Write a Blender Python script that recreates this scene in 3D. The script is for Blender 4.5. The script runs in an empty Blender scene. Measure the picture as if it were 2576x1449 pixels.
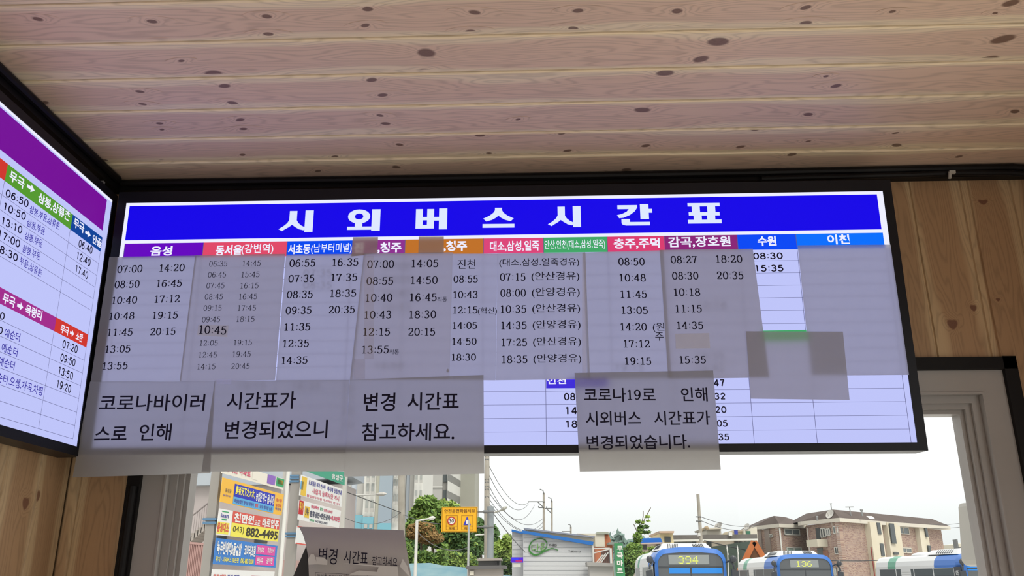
import bpy, math, random
from mathutils import Vector, Matrix
random.seed(7)
SC = bpy.context.scene
COL = SC.collection

# ------------------------------------------------------------------ camera
F, PITCH, YAW, ROLL = 2150.0, math.radians(18.8275), math.radians(1.8854), math.radians(-0.1149)
IW, IH = 2576, 1449
def _rot():
    cy, sy, cp, sp, cr, sr = math.cos(YAW), math.sin(YAW), math.cos(PITCH), math.sin(PITCH), math.cos(ROLL), math.sin(ROLL)
    Ry = Matrix(((cy, sy, 0), (-sy, cy, 0), (0, 0, 1)))
    B = Matrix(((1, 0, 0), (0, 0, -1), (0, 1, 0)))
    Rp = Matrix(((1, 0, 0), (0, cp, sp), (0, -sp, cp)))
    Rr = Matrix(((cr, -sr, 0), (sr, cr, 0), (0, 0, 1)))
    return Rr @ Rp @ B @ Ry
R3 = _rot()
RT = R3.transposed()
CAM = Vector((0, 0, 2.0))
cd = bpy.data.cameras.new('camera'); cam = bpy.data.objects.new('camera', cd); COL.objects.link(cam)
cd.sensor_width = 36; cd.lens = F / IW * 36; cd.clip_start = 0.02; cd.clip_end = 2000
rx, dn, fw = RT @ Vector((1, 0, 0)), RT @ Vector((0, 1, 0)), RT @ Vector((0, 0, 1))
mw = Matrix(((rx[0], -dn[0], -fw[0]), (rx[1], -dn[1], -fw[1]), (rx[2], -dn[2], -fw[2]))).to_4x4()
mw.translation = CAM
cam.matrix_world = mw
SC.camera = cam

# ------------------------------------------------------------------ light: an overcast sky
wd = bpy.data.worlds.new('overcast_sky'); SC.world = wd; wd.use_nodes = True
nt = wd.node_tree; bg = nt.nodes['Background']
tc = nt.nodes.new('ShaderNodeTexCoord'); sep = nt.nodes.new('ShaderNodeSeparateXYZ'); rp = nt.nodes.new('ShaderNodeValToRGB')
nt.links.new(tc.outputs['Generated'], sep.inputs[0]); nt.links.new(sep.outputs['Z'], rp.inputs[0]); nt.links.new(rp.outputs[0], bg.inputs[0])
rp.color_ramp.elements[0].position = 0.0; rp.color_ramp.elements[0].color = (.56, .585, .582, 1)
rp.color_ramp.elements[1].position = 0.20; rp.color_ramp.elements[1].color = (1.0, 1.0, 1.0, 1)
x_ = rp.color_ramp.elements.new(.055); x_.color = (.66, .68, .675, 1)
bg.inputs[1].default_value = 1.08
SC.view_settings.view_transform = 'Standard'; SC.view_settings.look = 'None'
SC.view_settings.exposure = 0.42; SC.view_settings.gamma = 1.0; SC.view_settings.use_curve_mapping = False
sl = bpy.data.lights.new('hazy_sun', 'SUN'); sl.energy = 2.8; sl.angle = math.radians(30); sl.color = (1.0, .95, .87)
sun = bpy.data.objects.new('hazy_sun', sl); COL.objects.link(sun); sun.rotation_euler = (math.radians(28), math.radians(14), 0)
try:
    SC.cycles.use_denoising = True; SC.cycles.max_bounces = 10; SC.cycles.transparent_max_bounces = 16
    SC.cycles.sample_clamp_indirect = 6
except Exception: pass

# ------------------------------------------------------------------ geometry helpers
def ray(px, py): return RT @ Vector(((px - IW / 2) / F, (py - IH / 2) / F, 1))
def W(px, py, Y): d = ray(px, py); return CAM + d * (Y / d.y)
def onZ(px, py, z): d = ray(px, py); return CAM + d * ((z - CAM.z) / d.z)

class Plane:
    def __init__(s, P0, U, V, N): s.P0, s.U, s.V, s.N = Vector(P0), Vector(U), Vector(V), Vector(N)
    def uv(s, px, py):
        d = ray(px, py); p = CAM + d * ((s.P0 - CAM).dot(s.N) / d.dot(s.N)) - s.P0
        return p.dot(s.U), p.dot(s.V)
    def at(s, u, v, o=0.0): return s.P0 + s.U * u + s.V * v + s.N * o

class MB:
    """collects shapes, then links them as one mesh object"""
    def __init__(s): s.v, s.f, s.m, s.uv, s.k = [], [], [], {}, {}
    def add(s, vs, fs, m=0):
        o = len(s.v); s.v += [Vector(p) for p in vs]
        for f in fs: s.f.append([o + i for i in f]); s.m.append(m)
        return o
    def quad(s, a, b, c, d, m=0): return s.add([a, b, c, d], [(0, 1, 2, 3)], m)
    def hexa(s, b4, t4, m=0):
        s.add(list(b4) + list(t4), [(3, 2, 1, 0), (4, 5, 6, 7), (0, 1, 5, 4), (1, 2, 6, 5), (2, 3, 7, 6), (3, 0, 4, 7)], m)
    def box(s, x0, x1, y0, y1, z0, z1, m=0):
        s.hexa([(x0, y0, z0), (x1, y0, z0), (x1, y1, z0), (x0, y1, z0)], [(x0, y0, z1), (x1, y0, z1), (x1, y1, z1), (x0, y1, z1)], m)
    def obox(s, P, u0, u1, v0, v1, o0, o1, m=0):      # box in a plane's own frame
        s.hexa([P.at(u0, v0, o0), P.at(u1, v0, o0), P.at(u1, v1, o0), P.at(u0, v1, o0)], [P.at(u0, v0, o1), P.at(u1, v0, o1), P.at(u1, v1, o1), P.at(u0, v1, o1)], m)
    def bar(s, a, b, wu, wv, up=(0, 0, 1), m=0):      # rectangular bar from a to b
        a, b = Vector(a), Vector(b); d = (b - a).normalized(); up = Vector(up)
        if abs(d.dot(up)) > .98: up = Vector((0, 1, 0))
        x = d.cross(up).normalized() * wu / 2; y = x.cross(d).normalized() * wv / 2
        s.hexa([a - x - y, a + x - y, a + x + y, a - x + y], [b - x - y, b + x - y, b + x + y, b - x + y], m)
    def prism(s, poly, ext, m=0):
        n = len(poly); e = Vector(ext); p = [Vector(q) for q in poly]
        s.add(p + [q + e for q in p], [tuple(range(n))[::-1], tuple(range(n, 2 * n))] + [(i, (i + 1) % n, n + (i + 1) % n, n + i) for i in range(n)], m)
    def tube(s, pts, r, n=8, m=0, cap=True):
        pts = [Vector(p) for p in pts]; rings = []; o = len(s.v)
        rr = r if isinstance(r, (list, tuple)) else [r] * len(pts)
        pu = None
        for i, p in enumerate(pts):
            d = (pts[min(i + 1, len(pts) - 1)] - pts[max(i - 1, 0)]).normalized()
            if pu is None: pu = d.orthogonal().normalized()
            pu = (pu - d * pu.dot(d)).normalized(); w = d.cross(pu)
            for k in range(n):
                a = 2 * math.pi * k / n; s.v.append(p + (pu * math.cos(a) + w * math.sin(a)) * rr[i])
        for i in range(len(pts) - 1):
            for k in range(n):
                s.f.append([o + i * n + k, o + i * n + (k + 1) % n, o + (i + 1) * n + (k + 1) % n, o + (i + 1) * n + k]); s.m.append(m)
        if cap:
            s.f.append([o + k for k in range(n)][::-1]); s.m.append(m)
            q = o + (len(pts) - 1) * n; s.f.append([q + k for k in range(n)]); s.m.append(m)
    def ball(s, c, rx_, ry_, rz_, m=0, n=10, h=6):
        c = Vector(c); vs = [c + Vector((0, 0, rz_))]; fs = []
        for i in range(1, h):
            t = math.pi * i / h
            for k in range(n):
                a = 2 * math.pi * k / n; vs.append(c + Vector((rx_ * math.sin(t) * math.cos(a), ry_ * math.sin(t) * math.sin(a), rz_ * math.cos(t))))
        vs.append(c - Vector((0, 0, rz_))); L = len(vs) - 1
        for k in range(n): fs.append((0, 1 + k, 1 + (k + 1) % n)); fs.append((L, L - 1 - k, L - 1 - (k + 1) % n))
        for i in range(h - 2):
            for k in range(n):
                a = 1 + i * n; fs.append((a + k, a + n + k, a + n + (k + 1) % n, a + (k + 1) % n))
        s.add(vs, fs, m)
    def leaves(s, n, fn, size, m=0):
        for _ in range(n):
            c, mm = fn(); a = Vector((random.gauss(0, 1), random.gauss(0, 1), random.gauss(0, 1))).normalized(); b = a.orthogonal().normalized()
            L = size * random.uniform(.6, 1.3); a = a * L; b = b * L * .55
            s.add([c - a, c - b, c + a, c + b], [(0, 1, 2, 3)], mm)
    def build(s, name, mats, parent=None, smooth=False, origin=None):
        if not isinstance(mats, (list, tuple)): mats = [mats]
        if parent is not None: org = parent['_o'] if '_o' in parent else (0, 0, 0)
        elif origin is not None: org = origin
        else:
            org = (sum(p.x for p in s.v) / len(s.v), sum(p.y for p in s.v) / len(s.v), min(p.z for p in s.v))
        org = Vector(org)
        me = bpy.data.meshes.new(name); me.from_pydata([tuple(p - org) for p in s.v], [], s.f)
        for m_ in mats: me.materials.append(m_)
        me.polygons.foreach_set('material_index', s.m)
        if smooth: me.polygons.foreach_set('use_smooth', [True] * len(me.polygons))
        if s.uv:
            ul = me.uv_layers.new(name='UVMap')
            for li, l in enumerate(me.loops): ul.data[li].uv = s.uv.get(l.vertex_index, (0, 0))
        if s.k:
            at = me.attributes.new('knot', 'FLOAT', 'POINT')
            for i, v in s.k.items(): at.data[i].value = v
        me.update()
        o = bpy.data.objects.new(name, me); COL.objects.link(o)
        if parent is not None: o.parent = parent
        else: o.location = org
        o['_o'] = tuple(org)
        return o

def tag(o, label, cat, group=None, kind=None):
    o['label'] = label; o['category'] = cat
    if group: o['group'] = group
    if kind: o['kind'] = kind
    return o
def thing(name, loc, label, cat, group=None):
    o = bpy.data.objects.new(name, None); COL.objects.link(o); o.location = loc; o.empty_display_size = .1; o['_o'] = tuple(loc)
    return tag(o, label, cat, group)
def struct(o): o['kind'] = 'structure'; return o

# ------------------------------------------------------------------ materials
def mat(name, col, rough=.7, metal=0, emit=None, es=1.0, spec=.3):
    m = bpy.data.materials.new(name); m.use_nodes = True; b = m.node_tree.nodes['Principled BSDF']
    b.inputs['Base Color'].default_value = (*col, 1); b.inputs['Roughness'].default_value = rough; b.inputs['Metallic'].default_value = metal
    b.inputs['Specular IOR Level'].default_value = spec
    if emit: b.inputs['Emission Color'].default_value = (*emit, 1); b.inputs['Emission Strength'].default_value = es * .76
    return m
def srgb(r, g, b):
    f = lambda c: (c / 255 / 12.92) if c / 255 <= .04045 else ((c / 255 + .055) / 1.055) ** 2.4
    return (f(r), f(g), f(b))
def paint(r, g, b): return tuple(c * .60 for c in srgb(r, g, b))      # albedo of outdoor paint and render
def noisy(name, c1, c2, scale=8, rough=.8, stretch=(1, 1, 1)):
    m = mat(name, c1, rough); n = m.node_tree.nodes; l = m.node_tree.links
    t = n.new('ShaderNodeTexCoord'); mp = n.new('ShaderNodeMapping'); mp.inputs['Scale'].default_value = stretch
    x = n.new('ShaderNodeTexNoise'); x.inputs['Scale'].default_value = scale; x.inputs['Detail'].default_value = 4
    r = n.new('ShaderNodeValToRGB'); r.color_ramp.elements[0].color = (*c1, 1); r.color_ramp.elements[1].color = (*c2, 1)
    r.color_ramp.elements[0].position = .35; r.color_ramp.elements[1].position = .65
    l.new(t.outputs['Object'], mp.inputs[0]); l.new(mp.outputs[0], x.inputs['Vector']); l.new(x.outputs['Fac'], r.inputs[0]); l.new(r.outputs[0], n['Principled BSDF'].inputs['Base Color'])
    return m
def glow(name, col, s=1.0): return mat(name, (.006, .006, .006), .5, 0, col, s, .06)
def math_node(nt_, op, a, b=None, c=None):
    x = nt_.nodes.new('ShaderNodeMath'); x.operation = op
    for i, q in enumerate((a, b, c)):
        if q is None: continue
        if isinstance(q, (int, float)): x.inputs[i].default_value = q
        else: nt_.links.new(q, x.inputs[i])
    return x.outputs[0]
def wood(name, pale, heart, knotc, gain=1.0):
    m = mat(name, pale, .42, spec=.35); t = m.node_tree; n, l = t.nodes, t.links; B = n['Principled BSDF']
    uv = n.new('ShaderNodeUVMap'); sp = n.new('ShaderNodeSeparateXYZ'); l.new(uv.outputs[0], sp.inputs[0])
    u, v = sp.outputs[0], sp.outputs[1]
    at = n.new('ShaderNodeAttribute'); at.attribute_name = 'knot'; kn = at.outputs['Fac']
    def noise(su, sv, scale, detail=3):
        cb = n.new('ShaderNodeCombineXYZ'); l.new(math_node(t, 'MULTIPLY', u, su), cb.inputs[0]); l.new(math_node(t, 'MULTIPLY', v, sv), cb.inputs[1])
        x = n.new('ShaderNodeTexNoise'); x.inputs['Scale'].default_value = scale; x.inputs['Detail'].default_value = detail; l.new(cb.outputs[0], x.inputs['Vector']); return x.outputs['Fac']
    d = math_node(t, 'ABSOLUTE', math_node(t, 'SUBTRACT', v, .5))
    big = noise(.9, .7, 2.2, 2); mid = noise(2.5, 3, 2.0, 3); fib = noise(3, 55, 3.0, 4)
    plank = noise(.11, .0, 9.0, 0)                                   # each board its own tone
    edge = math_node(t, 'ADD', d, math_node(t, 'MULTIPLY', math_node(t, 'SUBTRACT', big, .5), .75))
    hr = n.new('ShaderNodeMapRange'); hr.interpolation_type = 'SMOOTHSTEP'; hr.inputs[1].default_value = .40; hr.inputs[2].default_value = .27; l.new(edge, hr.inputs[0])
    # growth rings: long arches along the board, bent round the knots
    h = math_node(t, 'ADD', math_node(t, 'MULTIPLY', d, 1.3), math_node(t, 'ADD', math_node(t, 'MULTIPLY', big, 1.9), math_node(t, 'ADD', math_node(t, 'MULTIPLY', mid, .16), math_node(t, 'MULTIPLY', kn, .42))))
    ring = math_node(t, 'SINE', math_node(t, 'MULTIPLY', h, 62.0)); ring = math_node(t, 'POWER', math_node(t, 'MULTIPLY_ADD', ring, .5, .5), 3.0)
    mx = n.new('ShaderNodeMix'); mx.data_type = 'RGBA'; mx.inputs[6].default_value = (*pale, 1); mx.inputs[7].default_value = (*heart, 1); l.new(hr.outputs[0], mx.inputs[0])
    dark = math_node(t, 'SUBTRACT', 1.06, math_node(t, 'ADD', math_node(t, 'MULTIPLY', ring, .17), math_node(t, 'ADD', math_node(t, 'MULTIPLY', fib, .16), math_node(t, 'MULTIPLY', plank, .16))))
    vm = n.new('ShaderNodeVectorMath'); vm.operation = 'SCALE'; l.new(mx.outputs[2], vm.inputs[0]); l.new(math_node(t, 'MULTIPLY', dark, 1.12 * gain), vm.inputs['Scale'])
    kr = n.new('ShaderNodeMapRange'); kr.interpolation_type = 'SMOOTHSTEP'; kr.inputs[1].default_value = .50; kr.inputs[2].default_value = .72
    l.new(math_node(t, 'ADD', kn, math_node(t, 'MULTIPLY', math_node(t, 'SUBTRACT', mid, .5), .12)), kr.inputs[0])
    ks = n.new('ShaderNodeMix'); ks.data_type = 'RGBA'; ks.inputs[7].default_value = (*knotc, 1); l.new(vm.outputs[0], ks.inputs[6]); l.new(math_node(t, 'MULTIPLY', kr.outputs[0], .85), ks.inputs[0])
    l.new(ks.outputs[2], B.inputs['Base Color'])
    return m
WOOD = wood('pine_boards', (.83, .68, .47), (.72, .52, .38), (.13, .065, .042))
WOODW = wood('pine_wall_boards', (.46, .325, .185), (.35, .215, .115), (.13, .05, .03))
BLACK = mat('black_plastic', (.006, .006, .007), .5)
BLACKM = mat('black_metal_frame', (.005, .005, .008), .4, 0, spec=.25)
RUBBER = mat('black_cable', (.006, .005, .005), .5, spec=.2)
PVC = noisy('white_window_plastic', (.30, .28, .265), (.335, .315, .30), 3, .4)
DARKLINE = mat('dark_gap', (.03, .022, .018), .9)
def paper_mat(name, dcol, tcol, fac):
    m = bpy.data.materials.new(name); m.use_nodes = True; t = m.node_tree; n, l = t.nodes, t.links
    n.remove(n['Principled BSDF']); d = n.new('ShaderNodeBsdfDiffuse'); tr = n.new('ShaderNodeBsdfTranslucent'); mx = n.new('ShaderNodeMixShader'); mx.inputs[0].default_value = fac
    g = n.new('ShaderNodeTexCoord'); x = n.new('ShaderNodeTexNoise'); x.inputs['Scale'].default_value = 25; x.inputs['Detail'].default_value = 5; l.new(g.outputs['Object'], x.inputs['Vector'])
    r = n.new('ShaderNodeMix'); r.data_type = 'RGBA'; r.inputs[6].default_value = tuple(c * .93 for c in tcol) + (1,); r.inputs[7].default_value = (*tcol, 1); l.new(x.outputs['Fac'], r.inputs[0]); l.new(r.outputs[2], tr.inputs[0])
    d.inputs[0].default_value = (*dcol, 1); l.new(d.outputs[0], mx.inputs[1]); l.new(tr.outputs[0], mx.inputs[2]); l.new(mx.outputs[0], n['Material Output'].inputs[0])
    return m
PAPER = paper_mat('white_copy_paper', (.27, .26, .25), (.93, .92, .91), .47)
NOTICE = paper_mat('notice_copy_paper', (.25, .243, .235), (.88, .87, .86), .33)
PAPERD = paper_mat('doubled_copy_paper', (.27, .258, .245), (.90, .87, .84), .40)
PATCH = paper_mat('tan_cover_slip', (.34, .30, .25), (.8, .72, .6), .36)
SLIP = paper_mat('thin_slip_paper', (.60, .57, .54), (.97, .96, .94), .62)
INK = mat('black_ink', (.010, .008, .02), .6, spec=.1)
def tape_mat():
    m = bpy.data.materials.new('clear_tape'); m.use_nodes = True; t = m.node_tree; n, l = t.nodes, t.links; n.remove(n['Principled BSDF'])
    a = n.new('ShaderNodeBsdfTransparent'); b = n.new('ShaderNodeBsdfGlossy'); b.inputs['Roughness'].default_value = .18; mx = n.new('ShaderNodeMixShader'); mx.inputs[0].default_value = .16
    a.inputs[0].default_value = (.97, .97, .97, 1)
    l.new(a.outputs[0], mx.inputs[1]); l.new(b.outputs[0], mx.inputs[2]); l.new(mx.outputs[0], n['Material Output'].inputs[0]); return m
TAPE = tape_mat()
def glass_mat():
    m = bpy.data.materials.new('window_glass'); m.use_nodes = True; t = m.node_tree; n, l = t.nodes, t.links; n.remove(n['Principled BSDF'])
    a = n.new('ShaderNodeBsdfTransparent'); a.inputs[0].default_value = (.985, .99, .985, 1); b = n.new('ShaderNodeBsdfGlossy'); b.inputs['Roughness'].default_value = 0.0
    mx = n.new('ShaderNodeMixShader'); mx.inputs[0].default_value = .008
    l.new(a.outputs[0], mx.inputs[1]); l.new(b.outputs[0], mx.inputs[2]); l.new(mx.outputs[0], n['Material Output'].inputs[0]); return m
GLASS = glass_mat()

# ------------------------------------------------------------------ lettering
_tc = {}
def glyphs(s, bold=0.0):
    """lettering of a string as 2D vertices and faces"""
    key = (s, bold)
    if key in _tc: return _tc[key]
    c = bpy.data.curves.new('lettering', 'FONT'); c.body = s; c.fill_mode = 'FRONT'; c.offset = bold; c.resolution_u = 4
    o = bpy.data.objects.new('lettering', c); COL.objects.link(o); bpy.context.view_layer.update()
    me = bpy.data.meshes.new_from_object(o.evaluated_get(bpy.context.evaluated_depsgraph_get()))
    r = ([(v.co.x, v.co.y) for v in me.vertices], [tuple(p.vertices) for p in me.polygons])
    bpy.data.objects.remove(o); bpy.data.curves.remove(c); bpy.data.meshes.remove(me)
    _tc[key] = r; return r
def smoothpath(p, k=5):
    out = []
    for i in range(len(p) - 1):
        a, b, c, d = p[max(i - 1, 0)], p[i], p[i + 1], p[min(i + 2, len(p) - 1)]
        for j in range(k):
            t = j / k
            out.append(tuple(.5 * (2 * b[q] + (c[q] - a[q]) * t + (2 * a[q] - 5 * b[q] + 4 * c[q] - d[q]) * t * t + (3 * b[q] - a[q] - 3 * c[q] + d[q]) * t ** 3) for q in (0, 1)))
    return out + [p[-1]]
def ell(cx, cy, a, b, n=26): return [(cx + a * math.cos(2 * math.pi * i / n), cy + b * math.sin(2 * math.pi * i / n)) for i in range(n + 1)]
SIX = [(.42, .59), (.32, .67), (.18, .58), (.095, .35), (.12, .11), (.27, .0), (.41, .08), (.45, .21), (.38, .37), (.26, .41), (.15, .34), (.10, .22)]
DIG = {'0': [ell(.28, .335, .195, .33)],
       '1': [[(.30, .0), (.30, .68)], [(.30, .67), (.15, .57)], [(.15, .012), (.45, .012)]],
       '2': [smoothpath([(.10, .49), (.13, .6), (.26, .67), (.39, .62), (.43, .5), (.38, .37), (.25, .22), (.09, .03)]), [(.07, .025), (.46, .025)], [(.455, .01), (.475, .14)]],
       '3': [smoothpath([(.10, .55), (.17, .645), (.28, .67), (.39, .61), (.41, .49), (.34, .385), (.22, .36)]), smoothpath([(.22, .36), (.36, .33), (.44, .19), (.40, .06), (.27, .0), (.14, .03), (.08, .13)])],
       '4': [[(.36, .0), (.36, .68)], [(.36, .67), (.06, .20)], [(.06, .20), (.50, .20)], [(.26, .012), (.46, .012)]],
       '5': [[(.14, .645), (.44, .645)], [(.15, .65), (.12, .35)], smoothpath([(.12, .35), (.25, .43), (.38, .38), (.44, .22), (.38, .06), (.25, .0), (.13, .03), (.08, .12)])],
       '6': [smoothpath(SIX)], '9': [smoothpath([(.55 - x, .67 - y) for x, y in SIX])],
       '7': [[(.08, .64), (.47, .64)], smoothpath([(.46, .65), (.33, .38), (.24, .0)]), [(.085, .66), (.075, .53)]],
       '8': [ell(.28, .51, .15, .155), ell(.28, .175, .19, .175)]}
def serif(s, w=1.0):
    """clock times in a light book face with thick uprights and thin crossbars"""
    key = ('serif', s, w)
    if key in _tc: return _tc[key]
    vs, fs, x0 = [], [], 0.0
    for ch in s:
        if ch == ':':
            for y in (.10, .46):
                o = len(vs); vs += [(x0 + .15 + .048 * math.cos(a * math.pi / 4), y + .048 * math.sin(a * math.pi / 4)) for a in range(8)]; fs.append(tuple(range(o, o + 8)))
            x0 += .30; continue
        for st in DIG[ch]:
            o = len(vs); n = len(st)
            for i, p in enumerate(st):
                a, b = st[max(i - 1, 0)], st[min(i + 1, n - 1)]
                if st[0] == st[-1] and (i == 0 or i == n - 1): a, b = st[n - 2], st[1]
                tx, ty = b[0] - a[0], b[1] - a[1]; L = math.hypot(tx, ty) or 1; tx /= L; ty /= L
                hw = (.044 + .040 * abs(ty)) * w / 2
                vs += [(x0 + p[0] - ty * hw, p[1] + tx * hw), (x0 + p[0] + ty * hw, p[1] - tx * hw)]
            for i in range(n - 1): fs.append((o + 2 * i, o + 2 * i + 1, o + 2 * i + 3, o + 2 * i + 2))
        x0 += .555
    _tc[key] = (vs, fs); return _tc[key]
def sans(s, w=.085):
    """plain even-stroked clock times"""
    key = ('sans', s, w)
    if key in _tc: return _tc[key]
    vs, fs, x0 = [], [], 0.0
    for ch in s:
        if ch == ':':
            for y in (.12, .48): o = len(vs); vs += [(x0 + .09, y - .05), (x0 + .19, y - .05), (x0 + .19, y + .05), (x0 + .09, y + .05)]; fs.append((o, o + 1, o + 2, o + 3))
            x0 += .28; continue
        ss = DIG[ch]; ss = ss[:2] if ch in '127' else (ss[:3] if ch == '4' else ss)
        for st in ss:
            o = len(vs); n = len(st)
            for i, p in enumerate(st):
                a, b = st[max(i - 1, 0)], st[min(i + 1, n - 1)]
                if st[0] == st[-1] and (i == 0 or i == n - 1): a, b = st[n - 2], st[1]
                tx, ty = b[0] - a[0], b[1] - a[1]; L = math.hypot(tx, ty) or 1; tx /= L; ty /= L
                vs += [(x0 + p[0] - ty * w / 2, p[1] + tx * w / 2), (x0 + p[0] + ty * w / 2, p[1] - tx * w / 2)]
            for i in range(n - 1): fs.append((o + 2 * i, o + 2 * i + 1, o + 2 * i + 3, o + 2 * i + 2))
        x0 += .575
    _tc[key] = (vs, fs); return _tc[key]
CLOCK = set('0123456789:')
def put(mb, P, gl, a, b, h, off, m=0, warp=None, slope=None, track=None):
    """write a glyph set on plane P so that it runs from pixel a to pixel b (its middle line) and is h pixels tall"""
    vs, fs = gl
    if not vs: return
    ua, va = P.uv(*a); ub, vb = P.uv(*b); mx, my = (a[0] + b[0]) / 2, (a[1] + b[1]) / 2
    u1, v1 = P.uv(mx, my - h / 2); u2, v2 = P.uv(mx, my + h / 2); hh = abs(v1 - v2)
    x0 = min(v[0] for v in vs); x1 = max(v[0] for v in vs); y0 = min(v[1] for v in vs); y1 = max(v[1] for v in vs)
    du, dv = ub - ua, vb - va
    out = []
    for x, y in vs:
        s = (x - x0) / (x1 - x0); t = (y - y0) / (y1 - y0) - .5
        u = ua + du * s; v = va + dv * s + t * hh
        out.append(P.at(u, v, off + (warp(u, v) if warp else 0)))
    mb.add(out, fs, m)

# ================================================================== THE ROOM
XL, XR, YF, YB, ZF = -1.0770, 1.30, 1.95, -2.3, 0.35
ZC = 2.9605
def plank_uv(mb, start, f, idx):
    for i in range(start, len(mb.v)):
        a, b = f(mb.v[i]); mb.uv[i] = (a + idx * 5.37, b)
KN = []
for x, y, s in [(190,95,1),(765,107,1),(1342,82,1),(1850,45,1.1),(1838,127,.9),(1350,170,.9),(2388,62,1),(2367,158,1),(803,210,.8),(912,305,.7),(1075,372,2.2),(2145,265,2.2),(2140,358,1.5),(1130,432,1.2),(1870,402,1.2),(703,460,.9),(718,523,.8),(1170,517,1.1),(1925,478,1.1),(228,515,.9),(803,620,.8),(815,651,.7),(1208,602,1),(1225,648,.9),(1912,580,.9),(1940,621,1),(530,805,.8),(820,807,.8),(1220,778,.9),(1685,787,.9),(2010,727,1),(2415,680,1.1),(2460,770,.9),(1993,840,1.2),(1600,860,.9),(2070,797,.8)]: KN.append((x / 2, y / 2, s))
for x, y, s in [(332,53,1),(308,143,1.1),(830,55,1.2),(760,150,1.1),(1478,37,1),(1478,115,1.1),(1913,57,.7),(2430,65,.6),(2510,15,1.6),(1037,210,2.2),(950,297,1.8),(2470,197,2.2),(2395,297,1.9),(770,367,1.7),(1580,383,.7),(1630,432,1.2),(655,553,1.6),(1490,575,1.2),(2530,560,1.3),(30,600,.7),(250,670,1),(280,757,1),(672,733,1.1),(1150,738,1.1),(1220,650,1.1),(1490,710,.7),(1935,730,1.3),(1930,668,.7),(1408,777,1.3),(2248,787,1),(575,853,1.2),(1322,850,1),(2425,617,.8)]: KN.append((1288 + x / 2, y / 2, s))
seams = [1.951, 1.8395, 1.7245, 1.600, 1.4775, 1.3565, 1.2385]
while seams[-1] > YB: seams.append(seams[-1] - .1205)
mb = MB()
def ceil_board(y0, y1, idx, x0=XL - .05, x1=XR + .05):
    """one board: a flat face, a rounded edge and the bare tongue beside it"""
    st = len(mb.v); n = 6
    prof = [(y0, ZC + .014), (y0 + .0022, ZC + .014), (y0 + .0024, ZC + .002), (y0 + .0055, ZC), (y1 - .0155, ZC), (y1 - .0125, ZC + .0025), (y1 - .0115, ZC + .0035), (y1 - .0004, ZC + .0035), (y1 - .0003, ZC + .014), (y1, ZC + .014), (y1, ZC + .03), (y0, ZC + .03)]
    k = len(prof); xs = [x0 + (x1 - x0) * i / n for i in range(n + 1)]
    vs = [(x, p[0], p[1]) for x in xs for p in prof]; fs = []
    for i in range(n):
        for j in range(k - 1): fs.append((i * k + j, i * k + j + 1, (i + 1) * k + j + 1, (i + 1) * k + j))
    mb.add(vs, fs, 0)
    plank_uv(mb, st, lambda p: (p.x, (p.y - y0) / (y1 - y0)), idx)
for i in range(len(seams) - 1): ceil_board(seams[i + 1], seams[i], i)
for ki, (x, y, s) in enumerate(sorted(KN, key=lambda q: -q[2])):
    p = onZ(x, y, ZC); bi = next((i for i in range(len(seams) - 1) if seams[i + 1] < p.y <= seams[i]), None)
    if bi is None: continue
    y0, y1 = seams[bi + 1] + .005, seams[bi] - .0155; w0, w1 = seams[bi + 1], seams[bi]
    ang = random.uniform(-.25, .25); a = .021 * s * random.uniform(1.0, 1.4); b = .016 * s
    rings = [(0.004, 1.0), (.22, .80), (.38, .60), (.5, .45), (.7, .2), (1.0, 0)]; st = len(mb.v); nn = 20
    vs, kv = [], []
    for r, kval in rings:
        for k in range(nn):
            t = 2 * math.pi * k / nn; dx, dy = a * r * math.cos(t), b * r * math.sin(t)
            yy = p.y + dx * math.sin(ang) + dy
            vs.append((p.x + dx * (1.0 if r < .5 else 1.6 * r + .2), min(max(yy, y0), y1), ZC - .00015 - .000006 * ki)); kv.append(kval)
    fs = [(i * nn + k, i * nn + (k + 1) % nn, (i + 1) * nn + (k + 1) % nn, (i + 1) * nn + k) for i in range(len(rings) - 1) for k in range(nn)]
    mb.add(vs, fs, 0)
    for i, kval in enumerate(kv): mb.k[st + i] = kval
    plank_uv(mb, st, lambda q: (q.x, (q.y - w0) / (w1 - w0)), bi)
struct(mb.build('ceiling', WOOD, origin=(0, 0, ZC)))

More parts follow.
